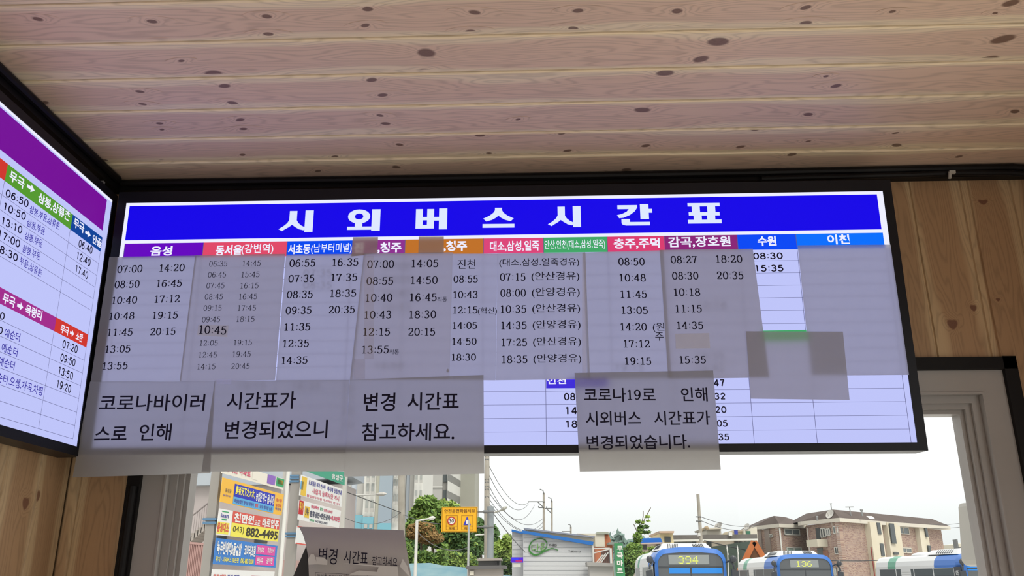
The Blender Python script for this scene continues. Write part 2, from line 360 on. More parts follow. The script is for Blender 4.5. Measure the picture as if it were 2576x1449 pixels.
# walls of upright boards
def wall_boards(mb, fixed, a0, a1, z0, z1, w, phase, axis, depth, idx0, knots=()):
    """upright boards between a0 and a1; axis 'x' runs along x at y = fixed, 'y' along y at x = fixed"""
    c = math.floor((a0 - phase) / w) * w + phase; i = 0
    while c < a1:
        s, e = max(c, a0), min(c + w, a1)
        if e - s > .003:
            st = len(mb.v)
            g = .0022
            prof = [(s, .004), (s + g, .004), (s + g * 2, 0), (e - g, 0), (e, .004)]
            P = lambda q, d_, z: (q, fixed + d_ * depth, z) if axis == 'x' else (fixed + d_ * depth, q, z)
            vs = [P(q, d_, z) for z in (z0, z1) for q, d_ in prof]; mb.add(vs, [(j, j + 1, 5 + j + 1, 5 + j) for j in range(4)], 0)
            mb.add([P(s, .03, z0), P(e, .03, z0), P(e, .03, z1), P(s, .03, z1)], [(0, 1, 2, 3)], 0)
            cc, ii = c, i + idx0
            plank_uv(mb, st, lambda q: (q.z, ((q.x if axis == 'x' else q.y) - cc) / w), ii)
            for (ka, kz, ra, rb) in knots:
                if s + .005 < ka < e - .005:
                    st = len(mb.v); nn = 18; rings = [(0.01, 1), (.25, .8), (.42, .58), (.55, .42), (.75, .2), (1, 0)]; vs, kv = [], []
                    for r, kval in rings:
                        for k in range(nn):
                            t = 2 * math.pi * k / nn; q = min(max(ka + ra * r * math.cos(t), s + 2 * g), e - g); vs.append(P(q, -.0003 / 1, kz + rb * r * math.sin(t) + abs(math.cos(t)) * r * ra * .5)); kv.append(kval)
                    mb.add(vs, [(y * nn + k, y * nn + (k + 1) % nn, (y + 1) * nn + (k + 1) % nn, (y + 1) * nn + k) for y in range(len(rings) - 1) for k in range(nn)], 0)
                    for j, kval in enumerate(kv): mb.k[st + j] = kval
                    plank_uv(mb, st, lambda q: (q.z, ((q.x if axis == 'x' else q.y) - cc) / w), ii)
        c += w; i += 1
WX0, WX1, WZ0, WZ1 = -.9052, 1.0585, .72, 2.452      # window opening in the front wall
mb = MB(); PW = .122
kf = [(1.06, 2.86, .03, .02), (1.09, 2.87, .03, .015), (.965, 2.56, .03, .03), (1.08, 2.62, .012, .01), (1.02, 2.60, .02, .02), (-.99, 1.9, .02, .03)]
ph = 1.0395
wall_boards(mb, YF, XL, WX0 - .0, ZF, ZC + .03, PW, -.9280, 'x', 1, 40, kf)
wall_boards(mb, YF, WX1, XR, ZF, ZC + .03, PW, ph, 'x', 1, 60, kf)
wall_boards(mb, YF, WX0, WX1, WZ1, ZC + .03, PW, ph, 'x', 1, 80, kf)
wall_boards(mb, YF, WX0, WX1, ZF, WZ0, PW, ph, 'x', 1, 100, ())
mb.box(XL - .1, WX0, YF + .02, YF + .12, ZF, ZC + .03); mb.box(WX1, XR + .1, YF + .02, YF + .12, ZF, ZC + .03)
mb.box(WX0, WX1, YF + .02, YF + .12, WZ1, ZC + .03); mb.box(WX0, WX1, YF + .02, YF + .12, ZF, WZ0)
struct(mb.build('wall_front', WOODW, origin=(0, YF, ZF)))
mb = MB()
kl = [(1.80, 2.15, .03, .03), (1.84, 2.17, .02, .03), (1.55, 2.2, .03, .03)]
wall_boards(mb, XL, YB, YF, ZF, ZC + .03, PW, YF - .118, 'y', -1, 120, kl)
mb.box(XL - .12, XL - .02, YB, YF + .1, ZF, ZC + .03)
struct(mb.build('wall_left', WOODW, origin=(XL, 0, ZF)))
# right wall with an opening, back wall with a wide opening: daylight comes in behind the viewer
mb = MB()
wall_boards(mb, XR, 1.35, YF, ZF, ZC + .03, PW, YF, 'y', 1, 160); wall_boards(mb, XR, YB, -2.0, ZF, ZC + .03, PW, YF, 'y', 1, 190)
wall_boards(mb, XR, -2.0, 1.35, 2.70, ZC + .03, PW, YF, 'y', 1, 210)
struct(mb.build('wall_right', WOODW, origin=(XR, 0, ZF)))
mb = MB()
for a, b, z0, z1, ix in ((XL, -1.0, ZF, ZC + .03, 230), (1.22, XR, ZF, ZC + .03, 240), (-1.0, 1.22, 2.2, ZC + .03, 250)): wall_boards(mb, YB, a, b, z0, z1, PW, 0, 'x', -1, ix)
struct(mb.build('wall_back', WOODW, origin=(0, YB, ZF)))
mb = MB(); mb.box(XL - .1, XR + .1, YB - .1, YF + .12, ZF - .1, ZF)
struct(mb.build('floor', noisy('pale_tile_floor', (.50, .48, .45), (.56, .54, .50), 6, .5)))
mb = MB(); mb.box(XL - .3, XR + .3, YB - .3, YF + .35, ZC + .03, ZC + .13); struct(mb.build('trim_1', mat('roof_sheet', (.25, .25, .26))))
# black edging in the ceiling corners
mb = MB()
mb.box(XL + .002, XR - .002, YF - .022, YF - .001, ZC - .030, ZC - .0012)
mb.tube([(XL + .03, YF - .030, ZC - .014), (-.3, YF - .030, ZC - .0145), (.5, YF - .030, ZC - .0135), (1.0, YF - .030, ZC - .011), (1.16, YF - .030, ZC - .0105), (1.235, YF - .030, ZC - .018), (1.262, YF - .030, ZC - .045), (1.268, YF - .030, ZC - .10), (1.27, YF - .030, ZC - .5)], .0095, 10)
mb.tube([(.55, YF - .03, ZC - .030), (.9, YF - .032, ZC - .027), (1.05, YF - .032, ZC - .024), (1.15, YF - .032, ZC - .026), (1.22, YF - .032, ZC - .036), (1.25, YF - .032, ZC - .07), (1.256, YF - .032, ZC - .5)], .0075, 10)
struct(mb.build('trim_2', RUBBER))
mb = MB()
mb.box(XL + .001, XL + .022, YB + .02, YF - .022, ZC - .034, ZC - .0012)
mb.tube([(XL + .030, YB + .1, ZC - .013), (XL + .030, .5, ZC - .0135), (XL + .030, YF - .05, ZC - .013)], .0095, 10)
struct(mb.build('trim_3', RUBBER))
cl = MB(); cp_ = W(2394, 434, YF - .046)
cl.box(cp_.x - .006, cp_.x + .008, cp_.y - .004, cp_.y + .004, cp_.z - .003, cp_.z + .004); cl.tube([(cp_.x - .004, cp_.y, cp_.z), (cp_.x - .007, cp_.y, cp_.z - .015)], .004, 8)
tag(cl.build('cable_clip', mat('dull_white_clip', (.42, .41, .37), .6)), 'small white cable clip on the black cable above the right wall boards', 'clip')
cl = MB(); cp_ = W(257, 460, 1.86); cl.box(cp_.x - .005, cp_.x + .005, cp_.y - .004, cp_.y + .004, cp_.z - .003, cp_.z + .004)
tag(cl.build('cable_clip', mat('grey_clip', (.25, .25, .26), .6)), 'tiny grey clip in the black ceiling corner above the purple sign', 'clip')

# window: black edging, white plastic frame with stepped inner lips, pane
mb = MB(); a, b, c = YF - .012, YF + .002, .030
mb.box(WX0 - c, WX0, a, b, WZ0 - c, WZ1 + c); mb.box(WX1, WX1 + c, a, b, WZ0 - c, WZ1 + c); mb.box(WX0 - c, WX1 + c, a, b, WZ1, WZ1 + c - .001); mb.box(WX0 - c, WX1 + c, a, b, WZ0 - c, WZ0)
mb.tube([(WX0 - .012, a - .004, WZ0), (WX0 - .012, a - .004, 2.20)], .009, 10)
struct(mb.build('trim_4', RUBBER))
mb = MB()
def ringbox(mb, x0, x1, z0, z1, w, y0, y1, m=0):
    for q in ([(x0, z0), (x0 + w, z0 + w), (x0 + w, z1 - w), (x0, z1)], [(x1, z1), (x1 - w, z1 - w), (x1 - w, z0 + w), (x1, z0)], [(x0, z1), (x0 + w, z1 - w), (x1 - w, z1 - w), (x1, z1)], [(x1, z0), (x1 - w, z0 + w), (x0 + w, z0 + w), (x0, z0)]):
        mb.prism([(p[0], y0, p[1]) for p in q], (0, y1 - y0, 0), m)
ringbox(mb, WX0, WX1, WZ0, WZ1, .0545, YF + .000, YF + .08)
e = .0545
ringbox(mb, WX0 + e - .0035, WX1 - e + .0035, WZ0 + e - .0035, WZ1 - e + .0035, .0045, YF - .003, YF + .0175)
ringbox(mb, WX0 + e - .002, WX1 - e + .002, WZ0 + e - .002, WZ1 - e + .002, .020, YF + .018, YF + .08)
ringbox(mb, WX0 + e + .016, WX1 - e - .016, WZ0 + e + .016, WZ1 - e - .016, .014, YF + .028, YF + .08)
ringbox(mb, WX0 + e + .028, WX1 - e - .028, WZ0 + e + .028, WZ1 - e - .028, .011, YF + .040, YF + .08)
win = struct(mb.build('window_1', PVC, origin=(0, YF, WZ0)))
g = e + .034; mb = MB(); mb.box(WX0 + g, WX1 - g, YF + .056, YF + .060, WZ0 + g, WZ1 - g)
mb.build('pane', GLASS, win)
mb = MB(); mb.box(-.42, -.12, YF - .36, YF - .05, 1.67, 1.70); mb.box(-.40, -.36, YF - .34, YF - .06, ZF, 1.67); mb.box(-.18, -.14, YF - .34, YF - .06, ZF, 1.67)
struct(mb.build('trim_5', WOODW))

# ================================================================== THE LIT TIMETABLE SIGNS
t_ = math.radians(2.2)
SP = Plane((0, 1.85, 2.5), (1, 0, 0), (0, -math.sin(t_), math.cos(t_)), (0, -math.cos(t_), -math.sin(t_)))
t2 = math.radians(1.0)
LP = Plane((XL + .06, 1.5, 2.5), (0, 1, 0), (-math.sin(t2), 0, math.cos(t2)), (math.cos(t2), 0, math.sin(t2)))
def pq(mb, P, pts, off, m=0):
    mb.add([P.at(*P.uv(*p), off) for p in pts], [tuple(range(len(pts)))], m)
LITW = glow('backlit_white', (.51, .545, .93), 1.0); LITS = glow('backlit_white_bright', (.84, .85, 1.0), 1.0)
LITT = glow('backlit_title_white', (.72, .80, 1.0), 1.0)
BLU = glow('backlit_blue', (.006, .0, .80), 1.0); LITINK = mat('sign_ink', (.006, .004, .03), .5); LITLINE = glow('sign_line', (.10, .10, .22), 1.0)
hexs = {'purple': (100, 0, 190), 'coral': (222, 72, 104), 'azure': (0, 72, 238), 'plum': (140, 48, 142), 'ochre': (190, 112, 40), 'rose': (218, 68, 120), 'green': (64, 165, 102), 'pink': (216, 60, 112), 'mulberry': (136, 36, 118), 'cobalt': (0, 72, 244), 'sky': (0, 110, 252), 'indigo': (62, 44, 214), 'leaf': (84, 152, 44), 'navy': (10, 66, 150), 'magenta': (160, 42, 138), 'red': (206, 54, 44), 'violet': (116, 12, 150), 'inkblue': (36, 20, 150)}
GL = {k: glow('backlit_' + k, srgb(*v), 1.0) for k, v in hexs.items()}

def U(px, py): return SP.uv(px, py)
uL, uR = U(318, 514)[0], U(2220, 480)[0]; vT = U(1270, 496)[1]; vB = U(2300, 1113)[1]
fw_ = .0205
o = SP.at((uL + uR) / 2, vB, -.03)
sign = thing('lit_timetable_sign', o, 'wide black framed lit bus timetable with a blue title band, hung above the window', 'lit sign')
mb = MB()
for a in ((uL - fw_, uL, vB - fw_ * .85, vT + .028), (uR, uR + fw_, vB - fw_ * .85, vT + .028)): mb.obox(SP, *a, -.062, .002)
mb.obox(SP, uL, uR, vB - fw_ * .85, vB, -.062, .002); mb.obox(SP, uL, uR, vT, vT + .028, -.062, .002)
mb.obox(SP, uL, uR, vB, vT, -.062, -.05)
mb.build('frame', BLACKM, sign)
mb = MB(); br = SP.uv(2305, 922)
mb.obox(SP, br[0] - .012, br[0] + .006, br[1] - .016, br[1] + .016, -.066, -.0635); mb.tube([SP.at(br[0] - .003, br[1] + .007, -.064), SP.at(br[0] - .003, br[1] + .007, -.060)], .0045, 10); mb.obox(SP, br[0] - .030, br[0] - .012, br[1] - .016, br[1] + .016, -.088, -.055)
mb.build('bracket', mat('tan_metal_bracket', (.30, .25, .18), .45, .6), sign)
# lit face with its ruled lines and black times
vH0 = U(1368, 598)[1]; vH1 = U(1368, 636)[1]
colu = [U(313, 628)[0]] + [U(x, y)[0] for x, y in ((511, 627), (722, 624), (886.5, 620), (1019, 618), (1216.5, 618), (1367.5, 616), (1528, 614), (1672, 609), (1855, 606), (2003, 606))] + [U(2223, 604)[0]]
mb = MB(); pO = .0
mb.add([SP.at(uL, vB, pO), SP.at(uR, vB, pO), SP.at(uR, vT, pO), SP.at(uL, vT, pO)], [(0, 1, 2, 3)], 0)
def strip(mb, u0, u1, v0, v1, off, m): mb.add([SP.at(u0, v0, off), SP.at(u1, v0, off), SP.at(u1, v1, off), SP.at(u0, v1, off)], [(0, 1, 2, 3)], m)
# brighter margins round the title
vb0, vb1 = U(1270, 504)[1], U(1270, 591)[1]; ub0, ub1 = U(321, 560)[0], U(2211, 530)[0]
strip(mb, uL, uR, vb0, vT, .0003, 1); strip(mb, uL, uR, vH0, vb1, .0003, 1); strip(mb, uL, ub0, vb1, vb0, .0003, 1); strip(mb, ub1, uR, vb1, vb0, .0003, 1); strip(mb, colu[11], uR, vH1, vH0, .0003, 1); strip(mb, uL, colu[0], vH1, vH0, .0003, 1)
rows = [U(1960, y)[1] for y in (656, 686.6, 718, 749, 781, 814)]; dvr = (rows[0] - rows[-1]) / 5
v = rows[-1] - dvr
while v > vB + .005: rows.append(v); v -= dvr
for r in rows: strip(mb, colu[0], colu[11], r - .0004, r + .0004, .0004, 2)
for c in colu: strip(mb, c - .0005, c + .0005, vB, vH1, .0004, 2)
def st(s, cx, cy, w, h, b=.125, m=3, sl=-.012): put(mb, SP, sans(s, b) if set(s) <= CLOCK else glyphs(s, .02), (cx - w / 2, cy - sl * w / 2), (cx + w / 2, cy + sl * w / 2), h, .0006, m)
st('08:30', 1931.5, 644, 75, 17); st('15:35', 1935, 675, 71, 17.5)
for s, x, y in (('47', 1809, 963), ('32', 1810.5, 997), ('20', 1813.5, 1030.5), ('05', 1816.5, 1065), ('35', 1820.5, 1099)): st(s, x, y, 27.5, 17.5)
for s, x, y in (('08', 1433, 998), ('14', 1437, 1032.5), ('18', 1438, 1067)): st(s, x, y, 29, 19)
pq(mb, SP, [(1374, 955), (1530, 954), (1530, 976), (1374, 977)], .0005, 4); st('인천', 1400, 958, 48, 17, .02, 5)
pq(mb, SP, [(1914, 832), (2028, 830), (2032, 860), (1918, 862)], .0005, 6)
for s, x, y in (('07:00', 1000, 672), ('08:55', 1000, 706), ('10:40', 998, 741), ('10:43', 998, 775), ('14:50', 981, 922), ('07:35', 800, 688), ('08:35', 800, 718), ('19:15', 635, 973), ('16:35', 772, 973), ('16', 880, 976), ('17', 879, 1006), ('18', 878, 1037), ('19', 877, 1072), ('14:42', 1785, 927), ('14:35', 1785, 897), ('10:18', 1790, 770), ('19:15', 1583, 926)): st(s, x, y, 70 if len(s) > 2 else 30, 18, .05)
mb.build('lit_face', [LITW, LITS, LITLINE, LITINK, GL['indigo'], LITS, GL['green']], sign)
# title band with heavy letters
mb = MB(); strip(mb, ub0, ub1, vb1, vb0, .0007, 0)
ban = mb.build('title_band', BLU, sign)
mb = MB()
def heavy(kind):
    """heavy square-cut letters in a unit box"""
    R = lambda x0, y0, x1, y1: [(x0, y0), (x1, y0), (x1, y1), (x0, y1)]
    if kind == '시':
        arc1 = [(.30, .98), (.52, .98), (.52, .55), (.57, .42), (.66, .30), (.82, .18), (.73, .08), (.60, .13), (.48, .24), (.39, .34), (.31, .24), (.20, .14), (.11, .05), (.0, .14), (.14, .27), (.25, .42), (.30, .56)]
        return [arc1, R(.76, .0, 1.0, 1.0)]
    if kind == '외':
        ring = []
        for i in range(24):
            a0, a1 = 2 * math.pi * i / 24, 2 * math.pi * (i + 1) / 24
            f = lambda a, r, q: (.35 + r * math.cos(a), .67 + q * math.sin(a))
            ring.append([f(a0, .34, .33), f(a1, .34, .33), f(a1, .13, .14), f(a0, .13, .14)])
        return ring + [R(.23, .12, .46, .38), R(.0, .05, .76, .20), R(.74, .0, 1.0, 1.0)]
    if kind == '버':
        return [R(.0, .05, .22, .98), R(.36, .05, .58, .98), R(.2, .05, .4, .22), R(.2, .44, .4, .60), R(.56, .42, .76, .60), R(.74, .0, 1.0, 1.0)]
    if kind == '스':
        return [[(.39, .98), (.61, .98), (.61, .86), (.66, .74), (.78, .60), (.98, .46), (.88, .32), (.70, .40), (.58, .50), (.50, .60), (.42, .50), (.30, .40), (.12, .32), (.02, .46), (.22, .60), (.34, .74), (.39, .86)], R(.0, .02, 1.0, .20)]
    if kind == '간':
        return [[(.02, .96), (.58, .96), (.58, .84), (.50, .66), (.36, .50), (.18, .38), (.06, .36), (.0, .50), (.14, .55), (.28, .66), (.34, .78), (.02, .78)], R(.66, .30, .90, 1.0), R(.88, .60, 1.0, .78), [(.12, .32), (.36, .32), (.36, .18), (.92, .18), (.92, .02), (.24, .02), (.15, .06), (.12, .12)]]
    if kind == '표':
        return [R(.02, .84, .98, 1.0), R(.04, .40, .96, .56), R(.14, .55, .38, .85), R(.60, .55, .84, .85), R(.18, .18, .42, .41), R(.58, .18, .82, .41), R(.0, .02, 1.0, .20)]
for k, x0, x1, y0, y1 in (('시', 702, 788, 530, 584), ('외', 874.5, 956.5, 527, 581), ('버', 1046, 1125, 525, 577.5), ('스', 1214, 1294, 522, 574), ('시', 1378, 1461, 519, 571.5), ('간', 1552, 1641, 514, 568.5), ('표', 1729, 1813.5, 511, 563.5)):
    vs, fs = [], []
    for poly in heavy(k): o = len(vs); vs += poly; fs.append(tuple(range(o, o + len(poly))))
    vs += [(0, 0), (1, 1)]
    put(mb, SP, (vs, fs), (x0, (y0 + y1) / 2 + .4), (x1, (y0 + y1) / 2 - .4), y1 - y0, .0010, 0)
mb.build('lettering', LITT, ban)
heads = [('purple', [('음성', 406.5, 631.5, 55, 24, .035)]), ('coral', [('동서울', 576, 630, 66, 27, .035), ('(강변역)', 648, 627, 80, 27, .012)]), ('azure', [('서초동', 753, 627, 56, 25, .03), ('(남부터미널)', 834, 625.5, 102, 26, .008)]), ('plum', [('진', 903, 624, 24, 25, .03), (',청주', 980, 623.5, 60, 27, .035)]), ('ochre', [(',청주', 1145.5, 619.5, 59, 27, .035)]), ('rose', [('대소,삼성,일죽', 1294.5, 619.5, 124, 27, .025)]), ('green', [('안산,인천(대소,삼성,일죽)', 1446, 616, 152, 25, .008)]), ('pink', [('충주,주덕', 1601.5, 613, 116, 27, .03)]), ('mulberry', [('감곡,장호원', 1759, 609, 157, 28, .025)]), ('cobalt', [('수원', 1929, 606.5, 47, 25, .035)]), ('sky', [('이천', 2109, 602.5, 56, 25, .03)])]
for i, (cn, tx) in enumerate(heads):
    mb = MB(); strip(mb, colu[i], colu[i + 1], vH1, vH0, .0007, 0); strip(mb, colu[i] - .0006, colu[i] + .0006, vH1, vH0, .0009, 1)
    hd = mb.build('column_header', [GL[cn], LITLINE], sign); hd['label'] = cn + ' column heading'
    mb = MB()
    for s, x, y, w, h, b in tx: put(mb, SP, glyphs(s, b), (x - w / 2, y + .009 * w), (x + w / 2, y - .009 * w), h, .0011, 0)
    mb.build('lettering', LITS, hd)

# the purple-headed sign on the left wall
def LU(px, py): return LP.uv(px, py)
lv0 = LU(190, 1123)[1]; lv1 = LU(281, 503)[1]; lu1 = LU(280, 520)[0]; lu0 = -1.05
lsign = thing('lit_timetable_sign', LP.at((lu0 + lu1) / 2, lv0, -.02), 'purple headed lit local bus timetable on the left wall', 'lit sign')
mb = MB(); f2 = .020
for a in ((lu0 - f2, lu0, lv0 - f2, lv1 + f2), (lu1, lu1 + f2, lv0 - f2, lv1 + f2), (lu0, lu1, lv0 - f2, lv0), (lu0, lu1, lv1, lv1 + f2)): mb.obox(LP, *a, -.050, .002)
mb.obox(LP, lu0, lu1, lv0, lv1, -.050, -.04)
mb.build('frame', BLACKM, lsign)
mb = MB()
def ls(u0, u1, v0, v1, off, m): mb.add([LP.at(u0, v0, off), LP.at(u1, v0, off), LP.at(u1, v1, off), LP.at(u0, v1, off)], [(0, 1, 2, 3)], m)
ls(lu0, lu1, lv0, lv1, 0, 0); ls(lu0, lu1, LU(272, 502)[1], lv1, .0003, 1)
ue = LU(245, 680)[0]; uc = LU(160, 680)[0]; ub_ = LU(19, 413)[0]
h1a, h1b = LU(182.6, 539.7)[1], LU(177, 578)[1]; h2a, h2b = LU(141.6, 799)[1], LU(135, 833)[1]; vbb = LU(182.6, 1104)[1]
for x, y in ((247, 662.7), (242, 692.5), (237, 721.7), (233, 751), (228.5, 780.6), (210.6, 906), (205.7, 938), (201, 969.6), (195.7, 1002), (191, 1036.7), (185.6, 1070), (182.6, 1104)):
    v = LU(x, y)[1]; ls(lu0 + .02, ue, v - .0004, v + .0004, .0004, 2)
for c in (uc, ue, ub_): ls(c - .0005, c + .0005, vbb, h1b, .0004, 2)
def lt(s, x0, y0, x1, y1, h, b=.008, m=3): put(mb, LP, sans(s, .115) if set(s) <= CLOCK else glyphs(s, b), (x0, y0), (x1, y1), h, .0006, m)
for s, x0, y0, x1, y1, h, c in [('06:50', 14, 484, 71, 514, 22, 3), ('10:50', 9, 518, 64, 546, 22, 3), ('13:10', 4, 554, 55, 580, 22, 3), ('17:00', -5, 586, 49.6, 615, 22, 3), ('18:30', -13, 619, 44, 650, 22, 3),
        ('삼봉.부윤,상류촌', 74.5, 525, 149, 570, 22, 4), ('삼봉.부윤', 68, 558, 112, 583, 22, 4), ('삼봉.부윤', 62.6, 590, 106, 614, 22, 4), ('삼봉.부윤', 56, 623.5, 100.6, 646, 22, 4), ('부윤,상류촌', 49.6, 654, 104, 689, 23, 4),
        ('06:40', 197.5, 611, 232, 631, 22, 3), ('12:40', 193, 642, 227, 662, 22, 3), ('17:40', 190, 675, 220.6, 694, 21, 3),
        ('07:20', 157, 864, 194.6, 880, 22, 3), ('09:50', 151.7, 898, 189, 913, 22, 3), ('13:50', 147, 931, 183, 947, 22, 3), ('19:20', 142.8, 965, 178, 980, 22, 3),
        ('0', -1, 793, 11, 797, 20, 3), ('0', -5, 829, 6, 833, 20, 3), ('예순터', 11, 836, 49.6, 850, 24, 4), ('예순터', 3.7, 873, 43.6, 887, 24, 4), ('예순터', -4, 907, 36, 921, 24, 4), ('예순터.오생.차곡.차평', -22, 943, 106, 985, 25, 4)]:
    lt(s, x0, y0, x1, y1, h, .006 if c == 4 else .012, c)
mb.build('lit_face', [LITW, LITS, LITLINE, LITINK, GL['inkblue']], lsign)
mb = MB(); ls(lu0 + .02, LU(263, 540)[0], LU(262, 584)[1], LU(269, 504)[1], .0007, 0); mb.build('title_band', GL['violet'], lsign)
ARW = ([(0, .3), (.5, .3), (.5, 0), (1, .5), (.5, 1), (.5, .7), (0, .7)], [(0, 1, 5, 6), (2, 3, 4), (1, 2, 4, 5)])
for cn, u0, u1, va, vb_, tx in (('red', lu0 + .02, ub_, h1b, h1a, []), ('leaf', ub_, uc, h1b, h1a, [('무극', 23, 440, 60, 465, 28), (0, 67, 467, 86, 480, 22), ('삼봉,상류촌', 95, 495, 175, 548, 29)]), ('navy', uc, ue, h1b, h1a, [('무극', 184.5, 558, 210.6, 577, 25), (0, 213.5, 583, 227, 593, 19), ('안골', 232, 599, 254, 614, 24)]),
        ('magenta', lu0 + .02, uc, h2b, h2a, [('무극', 5.6, 749, 36.5, 763, 28), (0, 42, 767, 57, 774, 22), ('육령리', 63, 777, 104, 795, 28)]), ('red', uc, ue, h2b, h2a, [('무극', 151.7, 826, 171.5, 835, 22), (0, 175, 836, 185, 841, 18), ('소탄', 190, 844, 207, 852, 22)])):
    mb = MB(); ls(u0, u1, va, vb_, .0007, 0); hd = mb.build('column_header', GL[cn], lsign); hd['label'] = cn + ' heading strip'
    if tx:
        mb = MB()
        for s, x0, y0, x1, y1, h in tx: put(mb, LP, glyphs(s, .03) if s else ARW, (x0, y0), (x1, y1), h, .0011, 0)
        mb.build('lettering', LITS, hd)

# ------------------------------------------------------------------ printed sheets taped on the sign
class Sheet:
    def __init__(s, q, lay, curl=.0012):
        s.q = [SP.uv(*p) for p in q]; s.lay = .0038 + lay * .0009; s.curl = curl; s.mb = MB(); n, k = 8, 10; vs, fs = [], []
        for j in range(k + 1):
            for i in range(n + 1):
                a, b = i / n, j / k; u, v = s.bl(a, b); vs.append(SP.at(u, v, s.lay + s.bump(a, b)))
        for j in range(k):
            for i in range(n): o = j * (n + 1) + i; fs.append((o, o + 1, o + n + 2, o + n + 1))
        s.mb.add(vs, fs, 0)
    def bl(s, a, b):                                    # a across from the left, b down from the top
        tl, tr, br, bl_ = s.q
        return tuple((tl[i] * (1 - a) + tr[i] * a) * (1 - b) + (bl_[i] * (1 - a) + br[i] * a) * b for i in (0, 1))
    def bump(s, a, b): return s.curl * (.5 * math.sin(math.pi * a) * (.4 + .6 * math.sin(math.pi * b)) * .5)
    def warp(s, u, v):
        tl, tr, br, bl_ = s.q; a = (u - tl[0]) / (tr[0] - tl[0]); b = (v - tl[1]) / (bl_[1] - tl[1]); return s.bump(min(max(a, 0), 1), min(max(b, 0), 1))
    def t(s, tx, cx, cy, w, h, sl=-.03, wt=1.15):
        gl = serif(tx, wt * 1.12) if all(c in '0123456789:' for c in tx) else glyphs(tx, 0.011 * (wt - 1))
        put(s.mb, SP, gl, (cx - w / 2, cy - sl * w / 2), (cx + w / 2, cy + sl * w / 2), h, s.lay + .0003, 1, s.warp)
    def tape(s, x0, y0, x1, y1):
        pq(s.mb, SP, [(x0, y0), (x1, y0), (x1, y1), (x0, y1)], s.lay + .0008, 2)
    def done(s, label, cat='sheet of paper', group='printed sheets taped on the lit timetable', name='paper_notice', pm=None):
        return tag(s.mb.build(name, [pm or (SLIP if name == 'paper_slip' else NOTICE if name == 'paper_notice' else PAPER), INK, TAPE]), label, cat, group)
G2 = 'printed notices hanging below the lit timetable'
s = Sheet([(277, 648), (497, 644), (458, 959), (230, 962)], 0)
for tx, x, y in (('07:00', 329, 678), ('08:50', 322, 716.5), ('10:40', 316, 756), ('10:48', 309, 796), ('11:45', 304.5, 837), ('13:05', 299, 879), ('13:55', 292, 921), ('14:20', 435, 675), ('16:45', 428, 714), ('17:12', 423, 753), ('19:15', 418, 794), ('20:15', 412, 835)): s.t(tx, x, y, 63, 19)
s.done('printed timetable sheet with slanting times under the purple column heading, beside the purple sign', name='timetable_sheet')
s = Sheet([(493, 644), (719, 640), (693.5, 957), (454, 960)], 1)
for tx, x, y in (('06:35', 551, 665), ('06:45', 548, 692.5), ('07:45', 544, 720), ('08:45', 540, 748), ('09:15', 537, 776), ('09:45', 533, 805), ('12:05', 527.5, 864), ('12:45', 525, 893.5), ('14:15', 521.5, 923), ('14:45', 635, 664), ('15:45', 632, 692), ('16:15', 629.5, 720), ('16:45', 626, 747.5), ('17:45', 623, 776), ('18:15', 619.5, 804), ('19:15', 613, 863), ('19:45', 610, 892), ('20:45', 607, 922)): s.t(tx, x, y, 45, 14.5, -.02, .8)
s.done('printed timetable sheet with small thin times under the coral heading', name='timetable_sheet', pm=PAPERD)
s = Sheet([(502, 819), (578, 821), (574, 850), (499, 845)], 4, .0004); s.t('10:45', 538.5, 832, 68, 22, .03, 1.1)
s.done('small pasted slip reading 10:45 on the sheet under the coral heading', 'paper slip', name='paper_slip')
s = Sheet([(721, 642), (920, 639), (888, 957), (695.5, 958)], 0)
for tx, x, y in (('06:55', 762, 663), ('07:35', 759.5, 702), ('08:35', 755.5, 742), ('09:35', 752.5, 782), ('11:35', 749.5, 823.5), ('12:35', 746, 865), ('14:35', 742.5, 907), ('16:35', 870, 661), ('17:35', 867, 699), ('18:35', 864.5, 739), ('20:35', 861, 780)): s.t(tx, x, y, 65, 19.5, -.02)
s.done('printed timetable sheet with times 06:55 to 20:35 under the azure heading', name='timetable_sheet')
s = Sheet([(889, 598.5), (952, 598), (950, 640), (885, 647)], 1, .0004); s.done('small blank cover slip over the plum heading', 'paper slip', 'blank slips covering headings', 'paper_slip', PATCH)
s = Sheet([(1054, 597), (1117, 597), (1117, 640), (1053, 640)], 1, .0004); s.done('small blank cover slip over the ochre heading', 'paper slip', 'blank slips covering headings', 'paper_slip', PATCH)
s = Sheet([(916.6, 640), (1140, 637), (1131.5, 957), (882, 957)], 3)
for tx, x, y in (('07:00', 959, 667), ('08:55', 957, 709), ('10:40', 955, 751), ('10:43', 952, 793.5), ('12:15', 949, 836.5), ('13:55', 946, 881), ('14:05', 1070, 665), ('14:50', 1068.5, 707), ('16:45', 1066, 750), ('18:30', 1064.5, 793), ('20:15', 1062, 836.5)): s.t(tx, x, y, 67, 20, -.01, 1.1)
s.t('직통', 1113, 755, 24, 12); s.t('직통', 993, 887, 24, 12)
s.tape(918, 646, 942, 905); s.tape(892, 905, 920, 955)
s.mb.add([SP.at(*SP.uv(x, y), s.lay + .0011) for x, y in ((1124, 934), (1127, 929), (1130, 931), (1131, 937), (1126, 939))], [(0, 1, 2, 3, 4)], 0)
s.done('printed timetable sheet with times 07:00 to 20:15 between the plum and ochre headings', name='timetable_sheet', pm=PAPERD)
s = Sheet([(1140, 640), (1252, 640), (1247, 958), (1131.5, 957)], 2)
s.t('진천', 1174, 666.5, 45, 23, -.01)
for tx, x, y in (('08:55', 1172, 704), ('10:43', 1171.5, 743), ('12:15', 1171, 781.5), ('14:05', 1170, 820.5), ('14:50', 1169, 860.5), ('18:30', 1167.5, 900)): s.t(tx, x, y, 61, 18.5, -.01)
s.t('(혁신)', 1226.5, 784, 48, 19, -.01)
